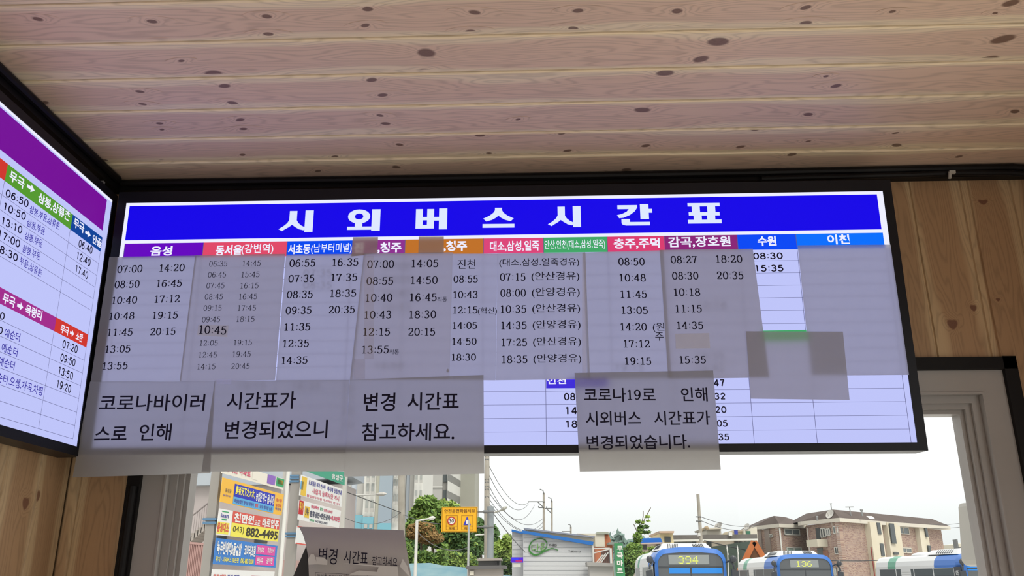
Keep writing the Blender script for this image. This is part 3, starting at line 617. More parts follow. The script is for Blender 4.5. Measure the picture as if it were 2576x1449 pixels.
s.done('narrow printed timetable sheet with times 08:55 to 18:30, right of the ochre heading', name='timetable_sheet')
s = Sheet([(1252, 640), (1472, 637), (1484, 955), (1248, 958)], 3)
s.t('(대소.삼성.일죽경유)', 1356.5, 663, 200, 22, -.01, 1.2)
for tx, pt, y, x in (('07:15', '(안산경유)', 699, 0), ('08:00', '(안양경유)', 739, 1), ('10:35', '(안산경유)', 779.5, 2), ('14:35', '(안양경유)', 820.5, 3), ('17:25', '(안산경유)', 863, 4), ('18:35', '(안양경유)', 905.5, 5)): s.t(tx, 1290 + x, y, 64, 20, -.01, 1.1); s.t(pt, 1397 + x, y - 1, 120, 25, -.01, 1.2)
s.tape(1464, 640, 1474, 952)
s.done('printed timetable sheet with bracketed stop names beside times 07:15 to 18:35', name='timetable_sheet')
s = Sheet([(1466, 637), (1668, 631), (1688, 953), (1478, 956)], 1)
for tx, x, y in (('08:50', 1588, 660), ('10:48', 1591, 700.5), ('11:45', 1593.5, 741.5), ('13:05', 1596, 782), ('14:20', 1593.5, 823.5), ('17:12', 1601.5, 866), ('19:15', 1604.5, 909.5)): s.t(tx, x, y, 66, 19.5, 0)
s.t('(원', 1656, 825, 29, 24, 0); s.t('주', 1658, 848, 21, 21, 0)
s.done('printed single-column timetable sheet with times 08:50 to 19:15 under the pink heading', name='timetable_sheet')
s = Sheet([(1658.6, 631), (1892, 628), (1933, 951), (1680, 955)], 3)
for tx, x, y in (('08:27', 1719, 655.5), ('08:30', 1722.5, 696), ('10:18', 1727, 737), ('11:15', 1731, 778.5), ('14:35', 1734.5, 820.5), ('15:35', 1741, 906.5), ('18:20', 1832.5, 654), ('20:35', 1835, 695)): s.t(tx, x, y, 66, 19.5, -.005)
s.done('printed timetable sheet with times 08:27 to 20:35 under the mulberry heading', name='timetable_sheet', pm=PAPERD)
s = Sheet([(1697, 842), (1782, 840), (1785, 878), (1699, 879)], 5, .0004); s.done('small blank slip pasted above 15:35 on the mulberry column sheet', 'paper slip', name='paper_slip')
s = Sheet([(2005, 619), (2238, 617), (2284.6, 944), (2039, 946)], 1); s.done('blank white sheet under the sky blue heading at the right end of the sign', name='blank_sheet')
s = Sheet([(1874, 836), (2117, 837), (2133.6, 1008), (1886, 1004.5)], 6); s.done('blank landscape sheet hanging over two sheets near the lower right of the sign', name='blank_sheet', pm=PAPERD)
s = Sheet([(230, 961), (544, 960), (532, 1191), (186, 1201.5)], 2)
s.t('코로나바이러', 385.7, 1014, 264, 42, -.006, 2); s.t('스로', 282.5, 1091, 81, 34, -.02, 2); s.t('인해', 394, 1088, 80, 43, -.015, 2)
s.done('large lettered notice sheet at the lower left corner, its left edge beside the purple sign', group=G2)
s = Sheet([(543, 959), (881, 957), (868, 1186), (510, 1186.5)], 3)
s.t('시간표가', 660, 1009, 173, 44, -.02, 2); s.t('변경되었으니', 697, 1081.5, 258, 46, -.01, 2)
s.tape(548, 955, 585, 968)
s.done('large lettered notice sheet, second from the left in the bottom row', group=G2)
s = Sheet([(881.7, 957), (1217, 945), (1218.7, 1192.5), (867.6, 1200)], 5)
s.t('변경', 956.5, 1013, 79, 46, -.015, 2); s.t('시간표', 1090.5, 1011, 129, 45, -.01, 2); s.t('참고하세요.', 1028, 1087.5, 232, 45, -.005, 2)
s.done('large lettered notice sheet in the bottom row left of the open lit rows', group=G2)
s = Sheet([(1445, 940), (1792, 934), (1811, 1182), (1458, 1187)], 6)
s.t('코로나', 1521, 995, 105, 35, .0, 2); s.t('19', 1594, 995, 33, 26, 0, 1.2); s.t('로', 1631, 994, 33, 30, 0, 2); s.t('인해', 1744.5, 994, 66, 35, 0, 2); s.t('시외버스', 1542, 1054, 138, 36, -.01, 2); s.t('시간표가', 1714, 1053, 140, 36, -.01, 2); s.t('변경되었습니다.', 1604.5, 1113.5, 258, 36, -.012, 2)
s.done('three-line notice sheet hanging alone below the lower frame, right of the open lit rows', group=G2)

# ------------------------------------------------------------------ placard on the window ledge
stand = thing('notice_placard', (-.30, 1.68, 1.70), 'grey paper placard on a black folded stand in front of the window', 'placard')
YP = [(1325, 1.735), (1345, 1.712), (1372, 1.692), (1400, 1.684), (1449, 1.682), (1640, 1.680)]
lx = [752, 762, 770, 775, 777, 780]; rxp = [1015, 1019, 1023, 1028, 1036, 1062]
mb = MB(); rowsL, rowsR = [], []
for (y, Y), a, b in zip(YP, lx, rxp): rowsL.append(W(a, y, Y)); rowsR.append(W(b, y + 9 if y < 1500 else y, Y + .006))
n = 8
for j in range(len(YP)):
    for i in range(n + 1): mb.v.append(rowsL[j].lerp(rowsR[j], i / n) + Vector((0, -.003 * math.sin(math.pi * i / n), 0)))
for j in range(len(YP) - 1):
    for i in range(n): o = j * (n + 1) + i; mb.f.append([o, o + 1, o + n + 2, o + n + 1]); mb.m.append(0)
PP = Plane(W(776, 1400, 1.682), (W(1028, 1409, 1.688) - W(776, 1400, 1.682)).normalized(), (0, 0, 1), (0, -1, 0)); PP.V = Vector((0, 0.08, 1)).normalized(); PP.N = PP.U.cross(PP.V).normalized(); PP.N = PP.N if PP.N.y < 0 else -PP.N
PAPER2 = mat('grey_backlit_paper', (.40, .385, .37), .7)
mb.build('paper', PAPER2, stand, smooth=True)
mb = MB()
for tx, x, y, w, h in (('변경', 828.5, 1398.5, 46, 40), ('시간표', 898, 1400, 60, 33), ('참고하세요.', 972, 1407, 66, 23)): put(mb, PP, glyphs(tx, .004), (x - w / 2, y - 1), (x + w / 2, y + 1), h, .012, 0)
for y in (1440.5,): pq(mb, PP, [(795, y), (1030, y + 4), (1030, y + 4.8), (795, y + .8)], .011, 0)
for i in range(9):
    x = 795 + i * 26; pq(mb, PP, [(x, 1440.5 + i * .45), (x + .7, 1440.5 + i * .45), (x + .7, 1470), (x, 1470)], .011, 0)
put(mb, PP, glyphs('동서울 서울남부 청주 진천', .002), (800, 1447.5), (900, 1449), 6, .012, 0)
mb.build('lettering', INK, stand)
mb = MB()
for q in ([(778, 1408), (786, 1395), (794, 1396), (801, 1420), (779, 1422)], [(798, 1402), (818, 1403), (827, 1410), (826, 1421), (800, 1420)], [(866, 1415), (1002, 1419), (1004, 1445), (880, 1443), (905, 1432), (950, 1434), (955, 1422)], [(1008, 1418), (1016, 1399), (1026, 1416), (1034, 1446), (1014, 1425)]): pq(mb, PP, q, .0125, 0)
mb.build('tape', paper_mat('wrinkled_tape', (.62, .61, .58), (.5, .5, .5), .2), stand)
mb = MB(); a0 = W(771, 1372, 1.700); a1 = W(777, 1449, 1.690); a2 = W(738, 1449, 1.76)
dz = 1.703; ex = lambda p, q: p + (q - p) * ((p.z - dz) / (p.z - q.z))
b1 = Vector((a1.x + .002, 1.69, dz)); b2 = ex(a0, a2); b2.z = dz
mb.prism([a0, a1, b1, Vector((b2.x, b2.y, dz))], (.004, .003, 0))
mb.hexa([b1 + Vector((.004, .010, 0)), b1 + Vector((.200, .016, 0)), b1 + Vector((.200, .020, 0)), b1 + Vector((.004, .014, 0))], [a0 + Vector((.006, .018, -.012)), a0 + Vector((.190, .024, -.012)), a0 + Vector((.190, .028, -.012)), a0 + Vector((.006, .022, -.012))])
mb.build('stand', mat('black_card', (.014, .010, .009), .6), stand)

# ================================================================== OUTSIDE THE WINDOW
ASPH = noisy('pale_concrete_yard', (.56, .55, .52), (.63, .615, .58), .6, .9)
mb = MB(); mb.box(-160, 160, YF + .4, 320, -.3, 0); mb.box(-160, 160, -60, YF + .4, -.3, -.001); struct(mb.build('ground', ASPH, origin=(0, 0, 0)))
WALLG = noisy('pinkish_grey_render', paint(196, 186, 184), paint(206, 197, 193), .5)
def pts(lst, Y, yref=None):
    """upright outline on the plane at depth Y: its sides stay plumb, read off at height yref"""
    yr = sum(q[1] for q in lst) / len(lst) if yref is None else yref
    return [Vector((W(x, yr, Y).x, Y, W(x, y, Y).z)) for x, y in lst]
def slab(mb, lst, Y, depth, m=0): mb.prism(pts(lst, Y), (0, depth, 0), m)
def down(mb, lst, Y, depth, m=0, z=0.0):
    """outline whose lowest two corners are carried down to the ground"""
    p = pts(lst, Y, sum(q[1] for q in lst[:-2]) / (len(lst) - 2) + 20); p[-1].z = z; p[-2].z = z; mb.prism(p, (0, depth, 0), m)
STEEL = mat('pale_painted_steel', paint(205, 202, 195), .5); GREYP = mat('grey_post', paint(160, 156, 150), .6); WHITEP = mat('white_painted_steel', paint(232, 232, 226), .45)
CONC = noisy('concrete_pole', paint(176, 170, 158), paint(190, 184, 172), 2, .85); DGREY = mat('dark_grey_metal', paint(120, 122, 122), .5); WIRE = mat('dark_wire', paint(104, 106, 108), .7); WIRED = mat('black_wire', paint(70, 72, 74), .7)
CREAM = noisy('cream_render', paint(226, 219, 200), paint(233, 228, 212), .4); GLZ = mat('dark_window_pane', paint(120, 128, 130), .25); GLZD = mat('deep_window_pane', paint(84, 90, 92), .25); WFR = mat('window_frame_white', paint(228, 228, 220), .5)

# --- house with an outside stair, left
hb = thing('stair_house', W(600, 1300, 46.5) * 1, 'pinkish grey house with an outside stair behind the banner racks', 'house'); hb.location.z = 0; hb['_o'] = (hb.location.x, hb.location.y, 0)
mb = MB(); down(mb, [(440, 1221), (700, 1221), (866, 1218), (866, 1449), (440, 1449)], 47, 3); mb.build('wall', WALLG, hb)
mb = MB(); slab(mb, [(430, 1150), (880, 1150), (880, 1196), (700, 1218), (430, 1222)], 46.6, 4); mb.build('roof', noisy('blue_grey_roof', paint(176, 186, 198), paint(190, 198, 206), .3), hb)
mb = MB()
for i in range(9):
    x = 454 + i * 8.6; y = 1362 - i * 7.1
    slab(mb, [(x, y), (x + 9.5, y), (x + 9.5, y + 15), (x, y + 22)], 45.0, 1.5)
slab(mb, [(532, 1300), (640, 1300), (640, 1306), (532, 1306)], 45.0, 1.8); mb.build('stair', mat('stair_concrete', paint(188, 180, 172)), hb)
mb = MB(); a, b = W(460, 1316, 44.9), W(528, 1262, 44.9); mb.tube([a, b], .04, 6); mb.tube([W(459, 1316, 44.9), W(456, 1360, 44.9)], .03, 6)
for i in range(12): q = a.lerp(b, i / 11); mb.tube([q, q - Vector((0, 0, 1.0))], .012, 4)
mb.build('handrail', mat('rail_grey', paint(150, 142, 140)), hb)
mb = MB(); mb.ball(W(472, 1276, 46.8), .09, .09, .11); mb.build('wall_lamp', WHITEP, hb)
for (x0, y0, x1, y1) in ((544, 1349, 568, 1362), (640, 1352, 672, 1366), (735, 1328, 757, 1345)):
    mb = MB(); slab(mb, [(x0, y0), (x1, y0), (x1, y1), (x0, y1)], 46.9, .08); mb.build('window', GLZD, hb)
mb = MB(); p0, p1 = W(440, 1363, 42), W(530, 1370, 42); n = 44
for i in range(n):
    a, b = p0.lerp(p1, i / n), p0.lerp(p1, (i + 1) / n); o = .05 if i % 2 else 0
    mb.hexa([Vector((a.x, 42 - o, 0)), Vector((b.x, 42 - o, 0)), Vector((b.x, 42.05, 0)), Vector((a.x, 42.05, 0))], [Vector((a.x, 42 - o, a.z)), Vector((b.x, 42 - o, b.z)), Vector((b.x, 42.05, b.z)), Vector((a.x, 42.05, a.z))])
mb.bar(p0, p1, .14, .10)
tag(mb.build('metal_fence', mat('dusty_pink_sheet', paint(190, 152, 146), .6)), 'dusty pink corrugated metal fence below the outside stair', 'fence')
mb = MB(); p0, p1 = W(700, 1408, 46), W(785, 1412, 46); mb.hexa([Vector((p0.x, 46, 0)), Vector((p1.x, 46, 0)), Vector((p1.x, 46.1, 0)), Vector((p0.x, 46.1, 0))], [p0, p1, p1 + Vector((0, .1, 0)), p0 + Vector((0, .1, 0))])
tag(mb.build('metal_fence', mat('dusty_pink_panel', paint(186, 156, 150), .6)), 'low dusty pink fence between the two banner racks', 'fence')

# --- banner racks
class Rack:
    """upright plane through two pixels at two depths"""
    def __init__(s, xa, ya, xb, yb): s.a, s.b = W(xa, 1400, ya), W(xb, 1400, yb); s.a.z = s.b.z = 0; U_ = (s.b - s.a).normalized(); s.P = Plane(s.a, U_, (0, 0, 1), U_.cross(Vector((0, 0, 1)))); s.P.N = s.P.N if s.P.N.y < 0 else -s.P.N
BC = {k: mat('banner_' + k, paint(*v), .6) for k, v in dict(white=(244, 244, 242), yellow=(250, 238, 96), orange=(252, 196, 74), blue=(40, 52, 190), lightblue=(98, 178, 232), red=(224, 92, 80), deepred=(200, 30, 40), azure=(64, 134, 214), pink=(232, 84, 172), black=(60, 56, 40), ink=(70, 74, 100), green=(60, 170, 110), teal=(66, 168, 136), violet=(150, 110, 200), gold=(240, 200, 70), cream=(246, 240, 226), rosetext=(222, 90, 120), navytext=(84, 84, 168)).items()}
BK = list(BC); BM = [BC[k] for k in BK]
def banner(R, quad, fields, texts, label, back='white', name='cloth_banner'):
    mb = MB(); q = [R.P.uv(*p) for p in quad]
    mb.add([R.P.at(u, v, .02) for u, v in q] + [R.P.at(u, v, -.0) for u, v in q], [(0, 3, 2, 1), (4, 5, 6, 7), (0, 1, 5, 4), (1, 2, 6, 5), (2, 3, 7, 6), (3, 0, 4, 7)], BK.index(back))
    tl, tr, br_, bl_ = q
    def bl2(a, b): return tuple((tl[i] * (1 - a) + tr[i] * a) * (1 - b) + (bl_[i] * (1 - a) + br_[i] * a) * b for i in (0, 1))
    for a0, b0, a1, b1, c in fields: mb.add([R.P.at(*bl2(a, b), .026) for a, b in ((a0, b0), (a1, b0), (a1, b1), (a0, b1))], [(0, 1, 2, 3)], BK.index(c))
    for tx, a0, b0, a1, b1, c, bold in texts:
        vs, fs = glyphs(tx, bold); x0 = min(v[0] for v in vs); x1 = max(v[0] for v in vs); y0 = min(v[1] for v in vs); y1 = max(v[1] for v in vs)
        mb.add([R.P.at(*bl2(a0 + (a1 - a0) * (x - x0) / (x1 - x0), b1 + (b0 - b1) * (y - y0) / (y1 - y0)), .032) for x, y in vs], fs, BK.index(c))
    return tag(mb.build(name, BM), label, 'banner', 'banners on the roadside racks')
def rackframe(name, xs, Ys, top, label, w0, w1):
    rk = thing(name, (W(xs[0], 1400, Ys[0]).x, Ys[0], 0), label, 'banner rack', 'roadside banner racks')
    for x, Y, wd_, m_ in ((xs[0], Ys[0], w0, GREYP), (xs[1], Ys[1], w1, STEEL)):
        mb = MB(); p = W(x, 1400, Y); mb.box(p.x - wd_ / 2, p.x + wd_ / 2, Y - .12, Y + .12, 0, top); mb.build('post', m_, rk)
    return rk
R1 = Rack(550, 30, 714, 35.2); R2 = Rack(752, 38, 868, 43.8)
k1 = rackframe('banner_rack', (523, 702), (29.9, 35.3), 6.4, 'front banner rack with blue-ringed grey post, behind the window\'s left frame', .30, .16)
k2 = rackframe('banner_rack', (731, 857), (37.9, 43.9), 8.6, 'rear banner rack with a taller blue-ringed grey post', .42, .18)
RING = mat('blue_ring', paint(96, 136, 170), .5)
for k_, x, Y, ys, w in ((k1, 533, 29.9, (1306, 1315), .46), (k2, 735, 37.9, (1342, 1349), .5), (k2, 744, 37.9, (1197, 1204, 1211), .44)):
    for y in ys:
        mb = MB(); p = W(x, y, Y); mb.box(p.x - w / 2 - .03, p.x + w / 2 - .03, Y - .16, Y + .16, p.z - .05, p.z + .03); mb.build('blue_ring', RING, k_)
mb = MB(); p = W(708, 1400, 35.0); mb.tube([(p.x, 35.0, 0), (p.x, 35.0, 7.2)], .075, 8); mb.build('pole', WHITEP, k1)
banner(R1, [(560, 1160), (714, 1205), (711, 1232), (556, 1190)], [(.45, .05, .54, .8, 'cream'), (.70, .0, .84, .82, 'violet'), (.86, .05, 1.0, .80, 'green'), (.88, .2, .98, .6, 'orange')], [('행복한 아파트', .05, .1, .42, .75, 'rosetext', .03)], 'white advertising banner highest on the front rack, partly hidden by the notice sheets', 'cream')
banner(R1, [(559, 1201), (713, 1244), (707, 1297), (552, 1262)], [(.18, .12, .84, .66, 'blue'), (.18, .66, .84, .97, 'lightblue')], [('農者天下之大本,', .20, .17, .50, .56, 'yellow', .03), ('농업은 계속 됩니다!', .52, .19, .825, .62, 'white', .035), ('여성농업인 권익을 위하여', .20, .73, .50, .90, 'navytext', .02), ('함께', .525, .73, .57, .90, 'red', .03), ('모두 행복한 농촌', .60, .73, .82, .90, 'navytext', .02), ('음성군', .055, .40, .14, .56, 'ink', .01), ('농민회', .03, .66, .13, .74, 'navytext', .01), ('농업', .87, .25, .97, .40, 'red', .02), ('농민회', .87, .50, .97, .64, 'red', .02), ('여성회', .87, .68, .97, .8, 'navytext', .02)], 'orange-ended banner with a blue middle and yellow and white lettering', 'orange')
banner(R1, [(551, 1279), (703, 1307), (697, 1363), (542, 1345)], [(.20, .0, 1.0, .46, 'red'), (.20, .46, 1.0, 1.0, 'yellow'), (.0, .50, .17, .95, 'yellow'), (.04, .07, .14, .11, 'green'), (.05, .37, .12, .42, 'green')], [('iaan', .03, .16, .145, .32, 'navytext', .02), ('음성대소', .0, .52, .165, .88, 'red', .03), ('천만원', .225, .05, .54, .42, 'white', .045), ('으로', .55, .2, .65, .42, 'white', .02), ('바로입주', .685, .05, .985, .45, 'white', .045), ('043)', .23, .58, .40, .88, 'black', .0), ('882-4495', .435, .55, .985, .93, 'black', .03)], 'banner with a red band above a yellow band carrying 882-4495', 'white')
banner(R1, [(543, 1353), (697, 1373), (692, 1428), (535, 1419)], [(.63, .07, .96, .47, 'pink'), (.63, .53, .96, .93, 'pink')], [('녹두빈대떡&돌솥밥', .02, .10, .385, .62, 'white', .035), ('코다리조림', .43, .12, .615, .6, 'white', .035), ('위치 : 시외버스 맞은편', .02, .70, .36, .90, 'yellow', .02), ('043-882-2000', .39, .70, .60, .9, 'yellow', .02), ('한방오리', .65, .15, .76, .4, 'white', .02), ('유황오리', .82, .13, .94, .38, 'white', .02), ('손두부', .65, .6, .76, .86, 'white', .02), ('갈비탕', .82, .58, .93, .84, 'white', .02)], 'azure banner with white lettering and two pink panels', 'azure')
banner(R1, [(533, 1432), (690, 1438), (684, 1494), (526, 1492)], [(.6, .22, .75, .34, 'red')], [('무료상담', .02, .2, .20, .34, 'red', .03), ('전세 매매', .22, .2, .40, .34, 'navytext', .03)], 'white banner lowest on the front rack, cut by the picture edge', 'white')
banner(R2, [(771, 1180), (868, 1187), (866, 1221), (771, 1186)], [], [('음성군', .62, .30, .93, .80, 'white', .02)], 'teal strip banner at the top of the rear rack', 'teal')
banner(R2, [(757, 1194), (861, 1231), (858, 1275), (752, 1246)], [(.02, .06, .13, .97, 'gold'), (.0, .3, .06, .7, 'lightblue')], [('도로점용 허가 현수막', .17, .12, .56, .36, 'navytext', .03), ('게시대 신청안내', .60, .10, .97, .36, 'navytext', .03), ('사업자 등록자만 게시', .26, .46, .92, .74, 'rosetext', .015), ('불법현수막을 게시하지 맙시다', .15, .84, .95, .97, 'rosetext', .01)], 'white banner with violet and pink lettering on the rear rack, below the teal strip', 'white')
banner(R2, [(752, 1257), (857, 1285), (852, 1328), (748, 1307)], [(.0, .02, .10, .72, 'deepred'), (.13, .24, .235, .82, 'gold')], [('특가', .01, .1, .09, .5, 'gold', .03), ('신메뉴', .14, .3, .22, .7, 'ink', .02), ('점심특선', .26, .10, .44, .26, 'rosetext', .03), ('할인', .47, .11, .54, .27, 'green', .03), ('냉면 5,000원', .56, .12, .78, .3, 'rosetext', .02), ('함흥냉면+한돈갈비', .25, .40, .73, .72, 'ink', .035), ('=8,000원', .74, .36, .985, .70, 'rosetext', .03), ('옛집', .25, .84, .36, .95, 'green', .03), ('043-882-2001', .38, .84, .68, .96, 'ink', .015)], 'white banner with a red ribbon and black and pink menu lettering', 'white')
banner(R2, [(747, 1323), (850, 1340), (846, 1384), (742, 1368)], [(.0, .0, 1.0, .07, 'red'), (.0, .93, 1.0, 1.0, 'red')], [('민속', .18, .2, .36, .75, 'ink', .02)], 'white banner with red borders on the rear rack, half behind the placard', 'white')

# --- apartment towers
AW = noisy('apartment_white', paint(222, 222, 216), paint(230, 230, 224), .15); AG = noisy('apartment_grey', paint(186, 185, 180), paint(194, 193, 188), .15); AB = noisy('apartment_blue_grey', paint(158, 172, 184), paint(166, 180, 190), .15); AT = mat('apartment_teal', paint(128, 184, 200), .8); AL = mat('apartment_pale_blue', paint(206, 216, 226), .8); AY = mat('apartment_pale_yellow', paint(228, 226, 208), .8); AO = noisy('apartment_olive', paint(168, 168, 156), paint(176, 176, 164), .15)
def block(par, x0, x1, y0, y1, Y, dep, m, name='wall_section', ground=False, step=0):
    mb = MB(); p = pts([(x0, y0), (x1, y0 + step), (x1, y1), (x0, y1)], Y, 1255)
    if ground: p[2].z = p[3].z = 0
    mb.prism(p, (0, dep, 0)); return mb.build(name, m, par)
GLA = mat('tower_window_pane', paint(172, 176, 172), .3)
def grid(par, xs, ys, w, h, Y, m=None):
    for x in xs:
        for y in ys:
            mb = MB(); mb.prism(pts([(x, y), (x + w, y), (x + w, y + h), (x, y + h)], Y - .12, 1255), (0, .1, 0)); wn = mb.build('window', m or GLA, par)
            mb = MB(); mb.prism(pts([(x - .7, y + h), (x + w + .7, y + h), (x + w + .7, y + h * 1.5), (x - .7, y + h * 1.5)], Y - .5, 1255), (0, .1, 0)); mb.build('window_rail', AG, wn)
ap = thing('apartment_tower', (W(965, 1400, 110).x, 110, 0), 'pale apartment tower with blue grey and teal stripes, right of the banner racks', 'apartment building')
block(ap, 800, 897, 1080, 1332, 110, 10, AL, ground=True); block(ap, 897, 916, 1080, 1332, 109.5, 10, AG, ground=True); block(ap, 914, 944, 1080, 1332, 109, 10, AW, ground=True)
block(ap, 942, 953, 1080, 1332, 109.2, 10, AY, ground=True); block(ap, 953, 986, 1080, 1316, 108.5, 10, AB); block(ap, 953, 986, 1316, 1335, 108.5, 10, AT, 'teal_base', ground=True); block(ap, 985, 1004, 1080, 1332, 109, 10, AW, ground=True)
block(ap, 1002, 1018, 1080, 1332, 110, 10, AG, ground=True); block(ap, 1016, 1030, 1080, 1290, 111, 10, AL, ground=True); block(ap, 1030, 1043, 1080, 1300, 110.5, 10, AG, ground=True); block(ap, 1041, 1063, 1080, 1300, 109.5, 10, AW, ground=True)
block(ap, 896, 915, 1296, 1332, 108.9, .4, AT, 'teal_base'); block(ap, 915, 942, 1300, 1332, 108.6, .3, AT, 'teal_base'); block(ap, 864, 870, 1290, 1332, 109.5, .3, AB, 'corner_strip')
mb = MB(); slab(mb, [(876, 1332), (876, 1302), (882, 1290), (889, 1302), (889, 1332)], 109.6, .2); mb.build('gable_ornament', AW, ap)
grid(ap, (920, 933), (1182, 1216, 1258, 1299), 6.5, 20, 109); grid(ap, (990, 997.5), (1176, 1205, 1244, 1286), 5, 17, 109); grid(ap, (1043.5, 1055), (1193, 1233, 1269), 5, 14, 109.5); grid(ap, (874,), (1218, 1263), 8, 20, 110, AG)
ap2 = thing('apartment_tower', (W(1120, 1400, 135).x, 135, 0), 'grey apartment tower with white floor bands and an olive end wall', 'apartment building')
block(ap2, 1058, 1112, 1000, 1300, 135, 14, AG, ground=True); block(ap2, 1110, 1126, 1000, 1300, 136, 14, AG, ground=True)
a0, a1 = W(1125, 1255, 135), W(1158, 1255, 146)
mb = MB(); mb.hexa([(a0.x, 135, 0), (a1.x, 146, 0), (a1.x, 152, 0), (a0.x, 152, 0)], [(a0.x, 135, 34), (a1.x, 146, 34), (a1.x, 152, 34), (a0.x, 152, 34)]); mb.build('wall_section', AW, ap2)
for z in range(0, 12):
    mb = MB(); zz = 2.0 + z * 2.65 + 1.3; d_ = Vector((0.12, -.12, 0)); p, q = Vector((a0.x, 135, zz)), Vector((a1.x, 146, zz)); mb.hexa([p - d_, q - d_, q, p], [p - d_ + Vector((0, 0, 1.15)), q - d_ + Vector((0, 0, 1.15)), q + Vector((0, 0, 1.15)), p + Vector((0, 0, 1.15))]); mb.build('window', mat('balcony_glass_grey', paint(186, 186, 182), .4) if z == 0 else bpy.data.materials['balcony_glass_grey'], ap2)
    mb = MB(); mb.box(a0.x - .0, W(1110, 1255, 136).x, 135.85, 135.95, zz - .1, zz + 1.3); mb.build('window', GLZ, ap2)
    mb = MB(); mb.box(W(1058, 1255, 135).x, W(1112, 1255, 135).x + .05, 134.85, 135.0, zz - 1.05, zz - .85); mb.build('floor_band', AW, ap2)
block(ap2, 1157, 1194, 1000, 1400, 146, 10, AO, ground=True)

# --- trees, hedge, far woods
LG = [mat('leaf_' + n, tuple(q * 1.3 for q in paint(*c)), .85) for n, c in (('green', (108, 138, 66)), ('dark', (74, 104, 58)), ('fresh', (138, 162, 78)), ('rust', (140, 112, 68)), ('haze', (140, 160, 150)), ('pine', (116, 138, 130)))]  # haze and pine: distance haze put into the leaf colour, paler and bluer
TRUNK = mat('bark', paint(112, 100, 86), .9)
def crown(blobs, n, size, mixw, name, label, par_xy, grp='trees outside the window', trunk=None, cat='tree'):
    """leafy crown made of single leaves gathered in rounded clumps, on a trunk"""
    t = thing(name, (par_xy[0], par_xy[1], 0), label, cat, grp); mb = MB(); tot = sum(b[3] * b[4] for b in blobs)
    for c, Y, dY, rx_, rz_, mi in [(b[0], b[1], b[2], b[3], b[4], b[5]) for b in blobs]:
        k = int(n * rx_ * rz_ / tot)
        def fn():
            while True:
                x, y, z = random.uniform(-1, 1), random.uniform(-1, 1), random.uniform(-1, 1); r2 = x * x + y * y + z * z
                if .25 < r2 < 1: break
            return c + Vector((x * rx_, y * dY, z * rz_)), (mi if random.random() < .75 else random.choice(mixw))
        mb.leaves(k, fn, size)
    mb.build('foliage', LG, t)
    mb = MB()
    for q in (trunk or [[Vector((par_xy[0], par_xy[1], 0)), max((b[0] for b in blobs), key=lambda v: v.z)]]): mb.tube(q, [.16, .05] if len(q) == 2 and q[0].z < .1 else .02, 6)
    mb.build('trunk', TRUNK, t); return t
def B(x, y, Y, wpx, hpx, mi=0, dY=1.2): return (W(x, y, Y), Y, dY, wpx / F * Y / 2, hpx / F * Y / 2, mi)
crown([B(1085, 1300, 62, 110, 80, 0), B(1075, 1268, 62, 60, 40, 0), B(1120, 1290, 63, 90, 60, 2), B(1060, 1330, 62, 90, 60, 0), B(1130, 1345, 62, 120, 80, 1), B(1040, 1370, 62, 70, 60, 1), B(1180, 1380, 62, 70, 60, 1)], 9500, .19, (0, 1, 2), 'leafy_tree', 'large leafy green tree left of the yellow road sign', (W(1110, 1400, 62).x, 62))
crown([B(1060, 1335, 58, 70, 40, 3), B(1080, 1352, 58, 70, 30, 3), B(1043, 1345, 58, 36, 20, 3)], 3000, .14, (3, 3, 1), 'maple_tree', 'rust brown maple crown below the large leafy tree', (W(1062, 1400, 58).x, 58))
crown([B(1225, 1350, 75, 60, 70, 1), B(1205, 1335, 75, 30, 60, 1)], 1700, .22, (1, 0), 'dark_tree', 'dark tree behind the road sign pole', (W(1222, 1400, 75).x, 75))
crown([B(1262, 1390, 60, 50, 60, 2), B(1278, 1365, 60, 30, 40, 2), B(1245, 1400, 60, 50, 50, 0)], 2400, .16, (0, 2), 'young_tree', 'fresh green tree left of the white panelled building', (W(1262, 1400, 60).x, 60))
gx = [(1616, 1400), (1612, 1370), (1605, 1345), (1618, 1322), (1607, 1350), (1626, 1308)]
crown([B(1590, 1405, 45, 46, 56, 0, .7), B(1596, 1378, 45, 38, 26, 0, .5), B(1604, 1352, 45, 22, 26, 0, .4), B(1610, 1334, 45, 16, 18, 0, .3), B(1619, 1325, 45, 26, 7, 1, .3), B(1626, 1338, 45, 24, 6, 1, .2), B(1606, 1312, 45, 14, 8, 0, .2), B(1617, 1314, 45, 10, 6, 2, .2), B(1576, 1383, 45, 28, 10, 1, .4), B(1580, 1430, 45, 40, 40, 1, .5), B(1632, 1392, 45, 56, 7, 0, .3), B(1640, 1380, 45, 24, 7, 2, .2), B(1628, 1300, 45, 14, 4, 2, .2), B(1630, 1310, 45, 8, 4, 2, .2)], 3000, .095, (0, 1, 2), 'ginkgo_tree', 'leaning young tree with bare tip beside the green vertical sign', (W(1592, 1400, 45).x, 45), trunk=[[Vector((W(1592, 1400, 45).x, 45, 0)), W(1605, 1360, 45)], [W(1605, 1360, 45), W(1622, 1305, 45), W(1637, 1277, 45)], [W(1612, 1325, 45), W(1618, 1300, 45), W(1618, 1285, 45)], [W(1606, 1345, 45), W(1594, 1318, 45)]])
def hedge(x0, x1, ytop, Y, label, n, mi=0, ybot=1425):
    mb = MB(); a, b = W(x0, ytop, Y), W(x1, ytop, Y); lo = W(x0, ybot, Y).z
    def fn():
        x = random.uniform(a.x, b.x); return Vector((x, Y + random.uniform(-.3, .9), random.uniform(lo, a.z + .25 * math.sin(x * 2.1) + .15 * math.sin(x * 5.3)))), (mi if random.random() < .6 else random.choice((0, 1, 2)))
    mb.leaves(int(n * 1.8), fn, .145); mb.box(a.x, b.x, Y + .3, Y + .9, 0, a.z - .35, 1)
    tag(mb.build('hedge', LG), label, 'hedge', 'clipped hedges')
